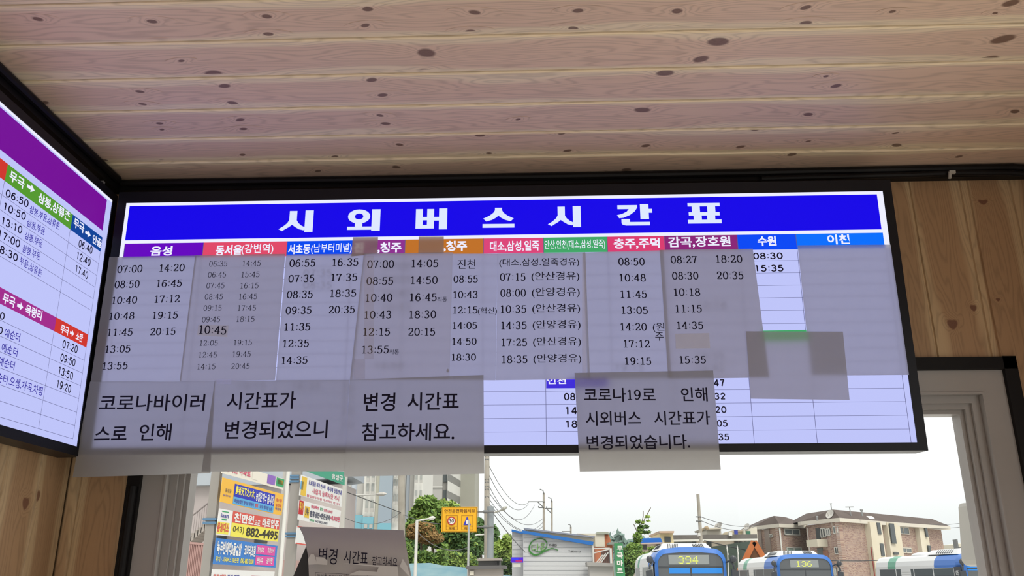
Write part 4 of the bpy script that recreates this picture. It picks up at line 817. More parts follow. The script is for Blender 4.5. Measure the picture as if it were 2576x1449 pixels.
hedge(1000, 1122, 1382, 52, 'clipped green hedge on the blue painted wall', 2600, 0); hedge(1118, 1236, 1398, 55, 'lower yellow green hedge behind the grey kiosk', 2000, 2, 1432); hedge(1240, 1284, 1425, 51.2, 'low dark hedge left of the white panelled building', 1000, 1, 1446)
mb = MB(); p = pts([(985, 1419), (1080, 1416), (1110, 1422), (1178, 1428), (1178, 1449), (985, 1449)], 50); p[4].z = p[5].z = 0; mb.prism(p, (0, .3, 0))
a, b = W(1262, 1443, 50), W(1284, 1446, 50); mb.box(a.x, b.x, 50, 50.3, 0, b.z)
tag(mb.build('painted_wall', noisy('sky_blue_paint', paint(140, 188, 206), paint(170, 206, 216), .9, .8, (1, 1, 3))), 'sky blue painted boundary wall under the hedge', 'wall')
def woods(x0, x1, ytop, Y, mi, seed):
    rnd = random.Random(seed); mb = MB(); a, b = W(x0, ytop, Y).x, W(x1, ytop, Y).x; top = W(x0, ytop, Y).z; n = int((b - a) / 2.0)
    for i in range(n):
        x = a + (b - a) * (i + .5) / n; h = top - rnd.random() * 2.2 - (3.5 if i in (0, n - 1) else 0); r = rnd.uniform(1.6, 2.6)
        mb.tube([(x, Y, 0), (x, Y, h - 4.5), (x + rnd.uniform(-.4, .4), Y, h - 2.2), (x, Y, h - .9), (x, Y, h)], [r * 1.2, r * 1.1, r * .9, r * .5, .1], 7)
        def fn(): return Vector((x + rnd.gauss(0, r * .5), Y - rnd.uniform(.5, 2), h - abs(rnd.gauss(0, 3)))), mi
        mb.leaves(26, fn, .9, mi)
    for i in range(len(mb.m)): mb.m[i] = mi
    return mb.build('forest', LG)
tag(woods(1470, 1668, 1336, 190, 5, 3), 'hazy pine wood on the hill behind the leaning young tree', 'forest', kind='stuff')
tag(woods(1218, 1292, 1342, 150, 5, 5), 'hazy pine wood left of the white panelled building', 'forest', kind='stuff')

# --- street furniture
def arm_light(name, px, ytop, Y, r, armpts, label, m, headm, foot=0):
    t = thing(name, (W(px, 1400, Y).x, Y, 0), label, 'street light', 'street lights outside'); b = W(px, 1400, Y).x
    mb = MB(); mb.tube([(b, Y, 0), (b, Y, W(px, ytop, Y).z)], [r * 1.25, r], 10); mb.build('pole', m, t)
    pp = [W(x, y, Y) for x, y in armpts]; mb = MB(); mb.tube(pp[:-1], r * .55, 8); mb.build('arm', m, t)
    mb = MB(); e, f = pp[-2], pp[-1]; mb.tube([e, e.lerp(f, .3), e.lerp(f, .7), f], [r * .5, r * 1.3, r * 1.4, r * .4], 8); mb.build('lamp_head', headm, t)
arm_light('street_light', 1046, 1310, 46, .075, [(1046, 1316), (1048, 1311), (1060, 1308), (1078, 1305), (1095, 1302)], 'white street light with one arm in front of the leafy tree', WHITEP, WHITEP)
arm_light('street_light', 874, 1256, 52, .075, [(874, 1260), (879, 1250), (890, 1246), (945, 1244), (973, 1242)], 'tall pale street light arching right in front of the pale apartment tower', WHITEP, STEEL)
arm_light('street_light', 1191, 1346, 70, .10, [(1191, 1352), (1194, 1347), (1205, 1345), (1225, 1344), (1243, 1343)], 'distant white street light below the yellow road sign', WHITEP, WHITEP)
arm_light('street_light', 1263, 1368, 66, .08, [(1263, 1372), (1266, 1368), (1275, 1367), (1290, 1365), (1300, 1365)], 'small white street light left of the white panelled building', WHITEP, WHITEP)
# yellow road sign on its mast
Y = 44; RS = Plane((0, Y, 0), (1, 0, 0), (0, 0, 1), (0, -1, 0))
t = thing('road_sign', (W(1234, 1400, Y).x, Y, 0), 'yellow road sign on a grey mast with two cross arms', 'road sign')
mb = MB(); b = W(1233, 1400, Y + .5).x; mb.tube([(b, Y + .5, 0), (b, Y + .5, W(1233, 1274, Y + .5).z)], .17, 14); mb.build('mast', mat('galvanised_mast', paint(160, 168, 172), .45, .2), t)
for y in (1287.5, 1325.5):
    mb = MB(); mb.tube([W(1195, y, Y + .2), W(1243, y, Y + .2)], .035, 8); mb.tube([W(1216, y, Y + .2), W(1228, y, Y + .2)], .08, 8); mb.build('cross_arm', DGREY, t)
mb = MB(); mb.tube([W(1236, 1292, Y + .5), W(1252, 1287, Y + .4), W(1262, 1283, Y + .35)], .04, 8); mb.tube([W(1260, 1284, Y + .35), W(1268, 1279, Y + .3), W(1276, 1275, Y + .3)], [.05, .10, .03], 8); mb.build('side_lamp', mat('lamp_grey', paint(178, 178, 168), .5), t)
mb = MB(); YEL = mat('sign_yellow', paint(252, 188, 34), .5); mb.prism(pts([(1111, 1275), (1201, 1274.5), (1200.5, 1339), (1110, 1339)], Y), (0, .08, 0)); pan = mb.build('panel', YEL, t)
mb = MB(); SB, SR, SW_, SBL = mat('sign_brown', paint(110, 62, 20), .6), mat('sign_red', paint(190, 56, 48), .6), mat('sign_white', paint(240, 238, 232), .6), mat('sign_blue', paint(52, 62, 190), .6)
put(mb, RS, glyphs('안전운전하십시오', .012), (1118, 1286), (1195, 1284.5), 10, .02, 0)
def ring(cx, cy, r0, r1, m, off, n=28):
    for i in range(n):
        a, b = 2 * math.pi * i / n, 2 * math.pi * (i + 1) / n; f = lambda an, r: RS.at(*RS.uv(cx + r * math.cos(an), cy + r * math.sin(an)), off)
        mb.add([f(a, r0), f(b, r0), f(b, r1), f(a, r1)], [(0, 1, 2, 3)], m)
def frame_px(x0, y0, x1, y1, w, m, off=.02):
    for q in ((x0, y0, x1, y0 + w), (x0, y1 - w, x1, y1), (x0, y0, x0 + w, y1), (x1 - w, y0, x1, y1)): pq(mb, RS, [(q[0], q[1]), (q[2], q[1]), (q[2], q[3]), (q[0], q[3])], off, m)
ring(1136, 1310.5, 0, 9.4, 2, .02); ring(1136, 1310.5, 8.0, 10.8, 1, .024); put(mb, RS, glyphs('30', .01), (1130, 1310.5), (1142, 1310.2), 9, .028, 4)
pq(mb, RS, [(1175, 1299), (1184.5, 1321), (1165.5, 1321)], .02, 3); pq(mb, RS, [(1172.5, 1308), (1178, 1308), (1178, 1318), (1172.5, 1318)], .024, 2)
for x0, x1 in ((1122, 1151), (1161, 1190)): frame_px(x0, 1296.5, x1, 1333, .7, 0); pq(mb, RS, [(x0, 1323.2), (x1, 1323.2), (x1, 1324), (x0, 1324)], .02, 0)
put(mb, RS, glyphs('해제', .02), (1129, 1329), (1143, 1329), 6, .02, 0); put(mb, RS, glyphs('해제', .02), (1168, 1329), (1182, 1329), 6, .02, 0)
frame_px(1112.5, 1276.5, 1199, 1337, .6, 0)
mb.build('lettering', [SB, SR, SW_, SBL, mat('sign_black', paint(60, 60, 60))], pan)
mb = MB(); b = W(1178, 1400, 42).x; mb.tube([(b, 42, 0), (b, 42, W(1178, 1308, 42).z)], [.06, .045], 10); tag(mb.build('slim_post', mat('grey_slim_post', paint(188, 190, 190), .5)), 'slim grey post rising in front of the yellow road sign', 'post')
# utility poles
def upole(px, ytop, Y, r, label, arms=(), name='utility_pole', dx=0):
    t = thing(name, (W(px, 1400, Y).x, Y, 0), label, 'utility pole', 'utility poles outside'); a = W(px, ytop, Y); b = W(px + dx, 1449, Y); k = (a.z - 0) / max(a.z - b.z, .01); foot = a + (b - a) * k
    mb = MB(); mb.tube([foot, a], [r * 1.25, r], 10); mb.build('pole', CONC, t)
    for q in arms:
        mb = MB(); mb.tube([W(x, y, Y - .1) for x, y in q], .04, 6); mb.build('cross_arm', DGREY, t)
    return t
upole(1225, 1040, 46, .13, 'tall concrete utility pole right of the notice sheet, beside the sign mast', [[(1222 - 3, y), (1230, y - .5)] for y in (1147, 1156, 1206, 1213, 1224, 1231, 1250)])
upole(1010, 1050, 56, .20, 'thick concrete utility pole in front of the pale apartment tower', [[(1004, 1288), (1012, 1290), (1015, 1296), (1014, 1330)]])
upole(1368, 1240, 70, .085, 'front utility pole above the white building, lamp hook at its top', [[(1368, 1242), (1366, 1234), (1361, 1232), (1358, 1231)], [(1328, 1262), (1370, 1262)], [(1353, 1263), (1367, 1276)], [(1355, 1277), (1369, 1277)], [(1355, 1277), (1355, 1273)]])
upole(1388, 1260, 76, .085, 'rear utility pole above the white building, with a left arm', [[(1388, 1262), (1386, 1254), (1382, 1252), (1379, 1251)], [(1370, 1279), (1390, 1279)], [(1374, 1279), (1387, 1291)], [(1375, 1279), (1375, 1274)]])
upole(1436, 1325, 90, .09, 'small distant pole with hooked lamp right of the rear utility pole', [[(1436, 1328), (1435, 1321), (1431, 1319), (1429, 1320)], [(1413, 1337), (1436, 1337)]])
tu = upole(1755.5, 1243, 60, .11, 'concrete utility pole rising behind the first bus', [[(1750, 1300), (1764, 1300)], [(1751, 1311), (1765, 1311)]], dx=14)
mb = MB(); mb.tube([W(1764, 1338, 60), W(1768, 1330, 60), W(1774, 1327, 60)], .04, 6); mb.tube([W(1772, 1327, 60), W(1778, 1328, 60), W(1783, 1330, 60)], [.05, .16, .06], 8); mb.build('lamp', mat('rusty_lamp', paint(190, 170, 140)), tu)
mb = MB(); mb.box(W(1754, 1340, 60).x, W(1760, 1340, 60).x, 59.7, 60.2, W(1754, 1349, 60).z, W(1754, 1341, 60).z); mb.build('transformer_box', WHITEP, tu)
def wire(a, b, sag, r, m, label, name='overhead_wire'):
    a, b = Vector(a), Vector(b); mb = MB(); mb.tube([a.lerp(b, i / 14) - Vector((0, 0, sag * 4 * (i / 14) * (1 - i / 14))) for i in range(15)], r, 5); tag(mb.build(name, m), label, 'wire', 'overhead wires')
pA = lambda x, y, Y: W(x, y, Y)
for i, (y0, x1, y1, sg, lab) in enumerate(((1165, 1330, 1264, .9, 'topmost'), (1188, 1330, 1267, 1.1, 'second from the top'), (1215, 1345, 1270, 1.5, 'third from the top'), (1235, 1365, 1305, 1.0, 'fourth from the top'), (1250, 1365, 1315, 1.1, 'second from the bottom'), (1262, 1365, 1325, .9, 'lowest'))):
    wire(pA(1227, y0, 46), pA(x1, y1, 70), sg, .016, WIRE, lab + ' wire from the sign mast pole to the front hooked pole')
wire(pA(1230, 1275, 46), pA(1320, 1388, 46), .12, .022, WIRE, 'slack wire dropping from the tall pole to the white building')
wire(pA(867, 1236, 44), pA(1010, 1290, 56), .0, .022, WIRED, 'straight wire from the rear banner rack to the thick concrete pole')
wire(pA(866, 1302, 44), pA(1008, 1289, 56), .5, .016, WIRE, 'slack wire left of the thick concrete pole, crossing the pale tower')
wire(pA(1014, 1294, 56), pA(1180, 1318, 46), .25, .020, WIRE, 'wire from the thick concrete pole toward the yellow road sign')
wire(pA(1050, 1338, 46), pA(1178, 1377, 46), .45, .022, WIRE, 'wire from the white street light to the slim post')
wire(pA(1763, 1300, 60), pA(1910, 1319, 95), .4, .022, WIRE, 'upper wire from the concrete pole to the brick flats')
wire(pA(1764, 1310, 60), pA(1900, 1324, 95), .5, .022, WIRE, 'lower wire from the concrete pole to the brick flats')
wire(pA(1772, 1360, 50), pA(2472, 1360, 62), 1.2, .028, WIRED, 'thick black wire crossing in front of the brick flats')
wire(pA(2330, 1318, 95), pA(2470, 1307, 70), .2, .02, WIRE, 'upper thin wire right of the brick flats')
wire(pA(2330, 1328, 95), pA(2470, 1316, 70), .2, .02, WIRE, 'lower thin wire right of the brick flats')

# --- grey kiosk
kx = thing('kiosk', (W(1220, 1449, 38).x, 38, 0), 'small grey kiosk with a louvred roof turret, below the sign mast', 'kiosk'); KG = noisy('kiosk_grey', paint(172, 164, 156), paint(180, 172, 164), 1); KD = mat('kiosk_dark', paint(104, 102, 102), .6)
mb = MB(); down(mb, [(1177, 1430), (1262, 1430), (1262, 1449), (1177, 1449)], 38, 1.6); mb.build('body', KG, kx)
mb = MB(); slab(mb, [(1172, 1424), (1271, 1422), (1271, 1430), (1173, 1432)], 37.8, 2.2); mb.build('roof_edge', KD, kx)
mb = MB(); slab(mb, [(1203, 1409), (1258, 1409), (1258, 1424), (1203, 1424)], 38.4, 1.0)
mb.build('turret', mat('turret_grey', paint(118, 116, 114)), kx)
mb = MB(); slab(mb, [(1200, 1405), (1260, 1404), (1261, 1410), (1200, 1411)], 38.2, 1.4); mb.build('turret_roof', KG, kx)
for i in range(4):
    mb = MB(); x = 1245 + i * 3.4; slab(mb, [(x, 1411), (x + 1.4, 1411), (x + 1.4, 1423), (x, 1423)], 38.32, .06); mb.build('louvre', KD, kx)
mb = MB(); slab(mb, [(1182, 1436), (1192, 1436), (1192, 1447), (1182, 1447)], 37.9, .1); mb.build('vent_plate', CREAM, kx)

# --- white panelled building with the green logo
Y = 48; WP = Plane((0, Y, 0), (1, 0, 0), (0, 0, 1), (0, -1, 0)); wb = thing('panelled_building', (W(1400, 1449, Y).x, Y, 0), 'white panelled single storey workshop with a sloping blue roof edge and a green logo', 'building')
PANW = mat('white_panel', paint(212, 214, 216), .6)
mb = MB(); down(mb, [(1316, 1336), (1491, 1371), (1491, 1449), (1316, 1449)], Y, 9); down(mb, [(1288, 1336), (1317, 1342), (1317, 1449), (1288, 1449)], Y + 1.2, 7); mb.build('wall', PANW, wb)
mb = MB()
for i in range(10):
    y = 1343 + i * 11.4; xr = 1490; xl = 1317
    yy = 1336 + (1371 - 1336) * 1.0
    if y < 1371: xr = 1316 + (y - 1336) / 35 * 175
    y2 = y
    slabq = [(xl, y2), (min(xl + (xr - xl), 1490) if y >= 1371 else 1490, y2), (1490, y2 + .6), (xl, y2 + .6)]
    if y < 1374: continue
    slab(mb, slabq, Y - .012, .02)
for y in (1352, 1363): slab(mb, [(1317, y), (1400 if y < 1355 else 1452, y), (1400 if y < 1355 else 1452, y + .6), (1317, y + .6)], Y - .012, .02)
for i in range(6): slab(mb, [(1289, 1348 + i * 11.4), (1315, 1348 + i * 11.4), (1315, 1348.6 + i * 11.4), (1289, 1348.6 + i * 11.4)], Y + 1.19, .02)
mb.build('panel_joints', mat('panel_joint', paint(160, 164, 168)), wb)
mb = MB(); slab(mb, [(1314, 1334), (1493, 1363), (1491, 1372), (1314, 1341)], Y - .25, .6); slab(mb, [(1287, 1331.5), (1315, 1338), (1315, 1343), (1287, 1337)], Y + 1.0, .5); mb.build('roof_edge', mat('blue_roof_edge', paint(44, 118, 200), .5), wb)
mb = MB(); slab(mb, [(1322, 1332), (1490, 1352), (1487, 1372), (1350, 1345)], Y + 2.0, 6); mb.build('rear_wall', CREAM, wb)
mb = MB(); slab(mb, [(1317, 1328), (1325, 1328.5), (1497, 1349.5), (1494, 1353), (1322, 1332)], Y + 1.6, 7); mb.build('upper_roof', mat('grey_violet_roof', paint(150, 156, 172), .5), wb)
mb = MB(); mb.tube([W(1490, 1372, Y - .1), W(1492, 1384, Y - .1), W(1494, 1449, Y - .1), Vector((W(1494, 1449, Y).x, Y - .1, 0))], .05, 6); mb.build('downpipe', WHITEP, wb)
mb = MB(); GRN, GRL, BLKT = mat('logo_green', paint(58, 132, 52), .6), mat('logo_light_green', paint(112, 172, 84), .6), mat('logo_black', paint(66, 66, 66), .6)
def ribbon(pts_, ws, m):
    sp_ = smoothpath(pts_, 6); n = len(sp_)
    for i in range(n - 1):
        L, R_ = [], []
        for k in (i, i + 1):
            a, b = sp_[max(k - 1, 0)], sp_[min(k + 1, n - 1)]; tx, ty = b[0] - a[0], b[1] - a[1]; q = math.hypot(tx, ty); f = k / (n - 1) * (len(ws) - 1); w = ws[int(f)] * (1 - f % 1) + ws[min(int(f) + 1, len(ws) - 1)] * (f % 1)
            L.append((sp_[k][0] - ty / q * w / 2, sp_[k][1] + tx / q * w / 2)); R_.append((sp_[k][0] + ty / q * w / 2, sp_[k][1] - tx / q * w / 2))
        mb.hexa([WP.at(*WP.uv(*p), .0) for p in (L[0], R_[0], R_[1], L[1])], [WP.at(*WP.uv(*p), .06) for p in (L[0], R_[0], R_[1], L[1])], m)
ribbon([(1342, 1383), (1355, 1388), (1369, 1384), (1376, 1371), (1371, 1359), (1357, 1355), (1340, 1361), (1332, 1374), (1333, 1387), (1342, 1395), (1354, 1395), (1370, 1387), (1388, 1380), (1404, 1384)], [1.2, 1.6, 2, 2, 2.6, 2.2, 2.4, 3.2, 4.4, 4.6, 4, 3.2, 2.4, 1.6], 0)
ribbon([(1337, 1372), (1344, 1371), (1348, 1371)], [1.8, 1.4], 1); ribbon([(1338, 1373), (1339, 1383), (1349, 1380)], [2, 1.6, 1.4], 1); ribbon([(1352, 1368), (1353, 1384)], [2.2, 1.6], 1); ribbon([(1353, 1376), (1358, 1374)], [1.6, 1.2], 1)
ribbon([(1364, 1366), (1361, 1371), (1366, 1373), (1369, 1368), (1364, 1366)], [1.8, 1.6, 1.6], 1); ribbon([(1359, 1380), (1366, 1377), (1372, 1374)], [1.6, 1.2], 1); ribbon([(1362, 1381), (1364, 1384), (1371, 1381)], [1.8, 1.4], 1)
put(mb, WP, glyphs('카센타', .02), (1380, 1372), (1401, 1372.5), 8, .03, 2); put(mb, WP, glyphs('T.883-0113', .01), (1430, 1386.5), (1460, 1388), 4.6, .03, 2)
mb.build('logo', [GRN, GRL, BLKT], wb)
t = thing('led_board', W(1300, 1415, Y - .2), 'small violet lit text board on the left corner of the white building', 'led sign')
mb = MB(); slab(mb, [(1285, 1402), (1316, 1402), (1316, 1415), (1285, 1415)], Y - .3, .2); mb.build('case', glow('violet_led', srgb(90, 30, 210), 1.0), t)
mb = MB(); slab(mb, [(1288, 1404), (1304, 1404), (1304, 1408), (1288, 1408)], Y - .32, .02, 0); slab(mb, [(1297, 1409), (1314, 1409), (1314, 1413), (1297, 1413)], Y - .32, .02, 1); mb.build('lit_rows', [glow('blue_led', srgb(60, 60, 250)), glow('red_led', srgb(190, 40, 120))], t)
mb = MB(); slab(mb, [(1291, 1416), (1310, 1416), (1310, 1426), (1291, 1426)], Y - .25, .06); tag(mb.build('notice_board', WFR), 'small white board under the violet text board', 'board')
mb = MB(); slab(mb, [(1264, 1391), (1281, 1391), (1281, 1395), (1264, 1395)], 65.8, .1); tag(mb.build('street_name_sign', mat('violet_sign', paint(96, 100, 176))), 'small violet street sign on the little street light', 'sign')
# annex, stair and orange house behind
an = thing('annex', (W(1510, 1449, 46).x, 46, 0), 'low grey annex with flat cap right of the white panelled building', 'building')
mb = MB(); down(mb, [(1484, 1424), (1542, 1424), (1542, 1449), (1484, 1449)], 46, 1.6); mb.build('wall', mat('annex_grey', paint(190, 188, 184)), an)
mb = MB(); slab(mb, [(1477, 1414), (1544, 1417), (1544, 1425), (1478, 1424)], 45.8, 2.0); mb.build('roof_cap', mat('annex_cap', paint(172, 170, 166)), an)
oh = thing('orange_brick_house', (W(1520, 1449, 60).x, 60, 0), 'orange brick house with a cream upper wall behind the annex', 'house')
mb = MB(); down(mb, [(1497, 1374), (1521, 1374), (1521, 1345), (1533, 1345), (1541, 1374), (1541, 1449), (1497, 1449)], 60, 8); mb.build('brick_wall', noisy('orange_brick', paint(196, 118, 84), paint(206, 132, 98), 3), oh)
mb = MB(); slab(mb, [(1452, 1342), (1521, 1342), (1521, 1375), (1497, 1375), (1497, 1349)], 59.9, 8); mb.build('cream_wall', CREAM, oh)
mb = MB(); slab(mb, [(1502, 1338), (1531, 1338), (1531, 1344), (1500, 1344)], 59.8, 8); mb.build('roof_edge', mat('sage_edge', paint(178, 184, 168)), oh)
mb = MB(); slab(mb, [(1532, 1364), (1556, 1364), (1556, 1369), (1532, 1369)], 58, 4); mb.build('awning', mat('grey_green_awning', paint(150, 158, 150)), oh)
st_ = thing('steel_stair', (W(1517, 1449, 50).x, 50, 0), 'white steel stair with dark corrugated screen between the white building and the green sign', 'stair')
mb = MB(); 
for i in range(9): slab(mb, [(1513 + i * 2.4, 1385 - i * .8), (1514.6 + i * 2.4, 1385 - i * .8), (1514.6 + i * 2.4, 1416), (1513 + i * 2.4, 1416)], 50 - (i % 2) * .04, .06)
mb.build('screen', mat('dark_screen', paint(96, 100, 104)), st_)
for q in ([(1494, 1391), (1534, 1381)], [(1494, 1380), (1534, 1379)], [(1499, 1417), (1516, 1396)], [(1505, 1417), (1524, 1392)], [(1511, 1417), (1530, 1390)]):
    mb = MB(); mb.bar(W(*q[0], 49.8), W(*q[1], 49.8), .06, .06); mb.build('rail', WHITEP, st_)
mb = MB(); p = W(1535, 1379, 49.8); mb.box(p.x - .04, p.x + .08, 49.7, 49.9, 0, p.z); mb.build('post', WHITEP, st_)
Y = 44; VP_ = Plane((0, Y, 0), (1, 0, 0), (0, 0, 1), (0, -1, 0)); t = thing('vertical_sign', (W(1560, 1449, Y).x, Y, 0), 'tall green vertical shop sign with white letters beside the leaning young tree', 'shop sign')
mb = MB(); p = pts([(1547, 1367), (1568, 1367), (1571, 1449), (1548.5, 1449)], Y); k = 1.06; p[2] = p[1] + (p[2] - p[1]) * k; p[3] = p[0] + (p[3] - p[0]) * k; mb.prism(p, (0, .25, 0)); mb.build('panel', mat('sign_green', paint(66, 146, 94), .5), t)
mb = MB()
for g_, y, h in (('무', 1380, 14), ('극', 1398, 16), ('마', 1417, 15), ('트', 1435, 13)): put(mb, VP_, glyphs(g_, .035), (1552, y), (1567, y), h, .02, 0)
mb.build('lettering', SW_, t)
mb = MB(); x = W(1560, 1449, Y).x; mb.tube([(x, Y + .12, 0), (x, Y + .12, 2.0)], .06, 8); mb.build('post', GREYP, t)

# --- houses on the right
hs = thing('blue_roof_house', (W(1640, 1449, 66).x, 66, 0), 'cream house with a bright blue roof behind the first bus', 'house')
mb = MB(); down(mb, [(1603, 1369), (1668, 1367), (1668, 1449), (1603, 1449)], 66, 6); mb.build('wall', CREAM, hs)
mb = MB(); slab(mb, [(1609, 1354), (1662, 1353), (1667, 1365), (1604, 1366)], 65.6, 6.5); mb.build('roof', mat('bright_blue_roof', paint(36, 116, 214), .5), hs); mb = MB(); slab(mb, [(1602, 1366), (1668, 1364), (1668, 1367.5), (1602, 1369.5)], 65.4, 7); mb.build('eave', mat('pinkish_eave', paint(206, 190, 184)), hs)
for x0, x1 in ((1615, 1627), (1652, 1664)):
    mb = MB(); slab(mb, [(x0, 1370), (x1, 1370), (x1, 1383), (x0, 1383)], 65.9, .1); mb.build('window', GLZD, hs)
hy = thing('yellow_house', (W(1680, 1449, 72).x, 72, 0), 'pale yellow two storey house with a brown flat roof edge', 'house')
mb = MB(); down(mb, [(1661, 1340), (1694, 1340), (1696, 1372), (1696, 1449), (1664, 1449)], 72, 6); mb.build('wall', noisy('pale_yellow_render', paint(232, 214, 164), paint(238, 222, 178), .5), hy)
mb = MB(); slab(mb, [(1658, 1336), (1696, 1335.5), (1695, 1341), (1659, 1341)], 71.6, 7); mb.build('roof_edge', mat('brownish_edge', paint(206, 178, 152)), hy)
mb = MB(); slab(mb, [(1672, 1350), (1687, 1350), (1687, 1364), (1672, 1364)], 71.9, .1); mb.build('window', GLZD, hy)
hl = thing('long_house', (W(1800, 1449, 80).x, 80, 0), 'long cream house with a dark flat sloped roof between two buses', 'house')
mb = MB(); down(mb, [(1688, 1362), (1908, 1358), (1908, 1449), (1688, 1449)], 80, 9); mb.build('wall', noisy('pinkish_cream', paint(224, 212, 198), paint(232, 222, 208), .5), hl)
mb = MB(); slab(mb, [(1693, 1346), (1905, 1344), (1905, 1355), (1687, 1358)], 79.2, 10); mb.build('roof', noisy('dark_shingle', paint(112, 108, 104), paint(124, 120, 116), 1.5), hl)
mb = MB(); slab(mb, [(1684, 1358), (1907, 1354.5), (1907, 1359), (1684, 1362.5)], 79.0, 10); mb.build('eave', WFR, hl)
for x0, x1 in ((1694, 1708), (1709, 1726), (1728, 1740), (1742, 1752), (1778, 1790), (1848, 1858), (1860, 1868), (1872, 1880), (1888, 1898)):
    mb = MB(); slab(mb, [(x0, 1362.5), (x1, 1362.5), (x1, 1374 if x0 < 1778 or x0 > 1800 else 1378), (x0, 1375)], 79.9, .1); mb.build('window', GLZ if x0 < 1740 else GLZD, hl)
mb = MB(); slab(mb, [(1778, 1331), (1813, 1330), (1814, 1345), (1777, 1345)], 82, 5); slab(mb, [(1774, 1328), (1815, 1327), (1815, 1331), (1776, 1332)], 81.6, 6); mb.build('roof_room', CREAM, hl)
mb = MB(); slab(mb, [(1834, 1339), (1842, 1339), (1842, 1348), (1834, 1348)], 78.9, .5); mb.build('roof_tank', WHITEP, hl)
hb2 = thing('rooftop_houses', (W(1875, 1449, 98).x, 98, 0), 'jumble of pale rooftops with a blue water tank left of the brick flats', 'house')
mb = MB(); down(mb, [(1846, 1335), (1876, 1334), (1876, 1449), (1846, 1449)], 98, 6); mb.build('wall', noisy('cream_yellow', paint(230, 216, 176), paint(236, 224, 190), .5), hb2)
mb = MB(); slab(mb, [(1872, 1334), (1888, 1327), (1905, 1326), (1905, 1360), (1872, 1360)], 97, 6); mb.build('wall', CREAM, hb2)
mb = MB(); slab(mb, [(1848, 1333), (1876, 1333), (1876, 1336), (1846, 1337)], 97.6, 6); mb.build('roof_edge', mat('tan_edge', paint(206, 190, 170)), hb2)
mb = MB(); p = W(1852, 1345, 97); mb.tube([p, p + Vector((0, 0, .45))], .2, 12); mb.build('water_tank', mat('blue_tank', paint(72, 84, 176), .5), hb2); mb = MB(); p = W(1881, 1346, 96.5); mb.box(p.x - .2, p.x + .2, 96, 96.5, p.z, p.z + .4); mb.build('green_box', mat('green_box', paint(64, 120, 96)), hb2)
# satellite dishes on roofs
def dish(px, py, Y, r, label):
    mb = MB(); c = W(px, py, Y); n = 14; d = Vector((-.75, -.45, .45)).normalized(); a = d.orthogonal().normalized(); b = d.cross(a)
    mb.add([c + (a * math.cos(2 * math.pi * k / n) + b * math.sin(2 * math.pi * k / n)) * r for k in range(n)] + [c - d * r * .3], [(k, (k + 1) % n, n) for k in range(n)], 0); mb.tube([c - d * r * .3, c - d * r * .5 - Vector((0, 0, r * 2.2))], r * .12, 6); mb.tube([c - d * r * .3 - b * r * .6, c + d * r * .6], r * .06, 5)
    tag(mb.build('satellite_dish', STEEL), label, 'satellite dish', 'satellite dishes on the roofs')
dish(1803, 1324, 82, .32, 'left dish on the cream roof room of the long house'); dish(1809, 1322, 82, .36, 'right dish on the cream roof room of the long house'); dish(1878, 1325, 97, .42, 'dish on the pale rooftops left of the brick flats'); dish(2087, 1293, 93.0, .5, 'dish on the dark roof of the brick flats')
# green A-roof shelter
gs = thing('green_roof_shelter', (W(1850, 1449, 52).x, 52, 0), 'steep dark green roofed cabin with an orange timber gable between two buses', 'cabin')
GR = mat('dark_green_sheet', paint(86, 104, 92), .6); apx = W(1894, 1363, 51); apb = W(1778, 1379, 57)
fl, frr = W(1866, 1420, 51), W(1922, 1410, 51)
mb = MB(); dl = (fl - apx) / (apx.z - fl.z); dr_ = (frr - apx) / (apx.z - frr.z); g0 = apx + dl * (apx.z - .3); g1 = apx + dr_ * (apx.z - .3); h0 = apb + dl * (apb.z - .3); h1 = apb + dr_ * (apb.z - .3)
N = 30
for i in range(N):
    a, b = i / N, (i + 1) / N; up = Vector((-.05, -.02, .05)); mb.add([apx.lerp(g0, a) + up, apb.lerp(h0, a) + up, apb.lerp(h0, b), apx.lerp(g0, b)], [(0, 1, 2, 3)], 0); mb.add([apx.lerp(g0, b) + up, apb.lerp(h0, b) + up, apb.lerp(h0, b), apx.lerp(g0, b)], [(0, 1, 2, 3)], 0)
mb.add([apx, g1, h1, apb], [(0, 1, 2, 3)], 0); mb.build('roof', GR, gs)
mb = MB(); f = Vector((0, -.25, 0)); mb.bar(apx + f, g0 + f, .16, .30, (1, 0, 0)); mb.bar(apx + f, g1 + f, .16, .30, (1, 0, 0)); mb.build('gable_beams', noisy('orange_timber', paint(204, 122, 68), paint(190, 108, 58), 2), gs)
mb = MB(); mb.add([apx + Vector((0, .1, -.1)), g0 + Vector((.2, .1, 0)), g1 + Vector((-.2, .1, 0))], [(0, 1, 2)]); mb.build('gable_wall', noisy('brown_boards', paint(150, 110, 80), paint(134, 96, 70), 4), gs)
for x, y0, y1, lab in ((1829, 1370, 1400, 'left'), (1855, 1369, 1400, 'right')):
    mb = MB(); q = 50.5; mb.add([W(x - 1, y0, q), W(x + 1.2, y0 + 6, q), W(x + 2.6, y0 + 14, q), W(x + 1, y0 + 15, q), W(x + 4, y0 + 24, q), W(x + 2.5, y0 + 29, q), W(x, y0 + 18, q), W(x - 1.5, y0 + 9, q)], [tuple(range(8))]); mb.tube([W(x + 1, y0 + 12, q + .05), W(x + 4, 1449, q + .05)], .03, 5)
    tag(mb.build('hanging_rag', WHITEP), lab + ' white hanging strip in front of the dark green cabin roof', 'hanging strip', 'white strips on the cabin roof')

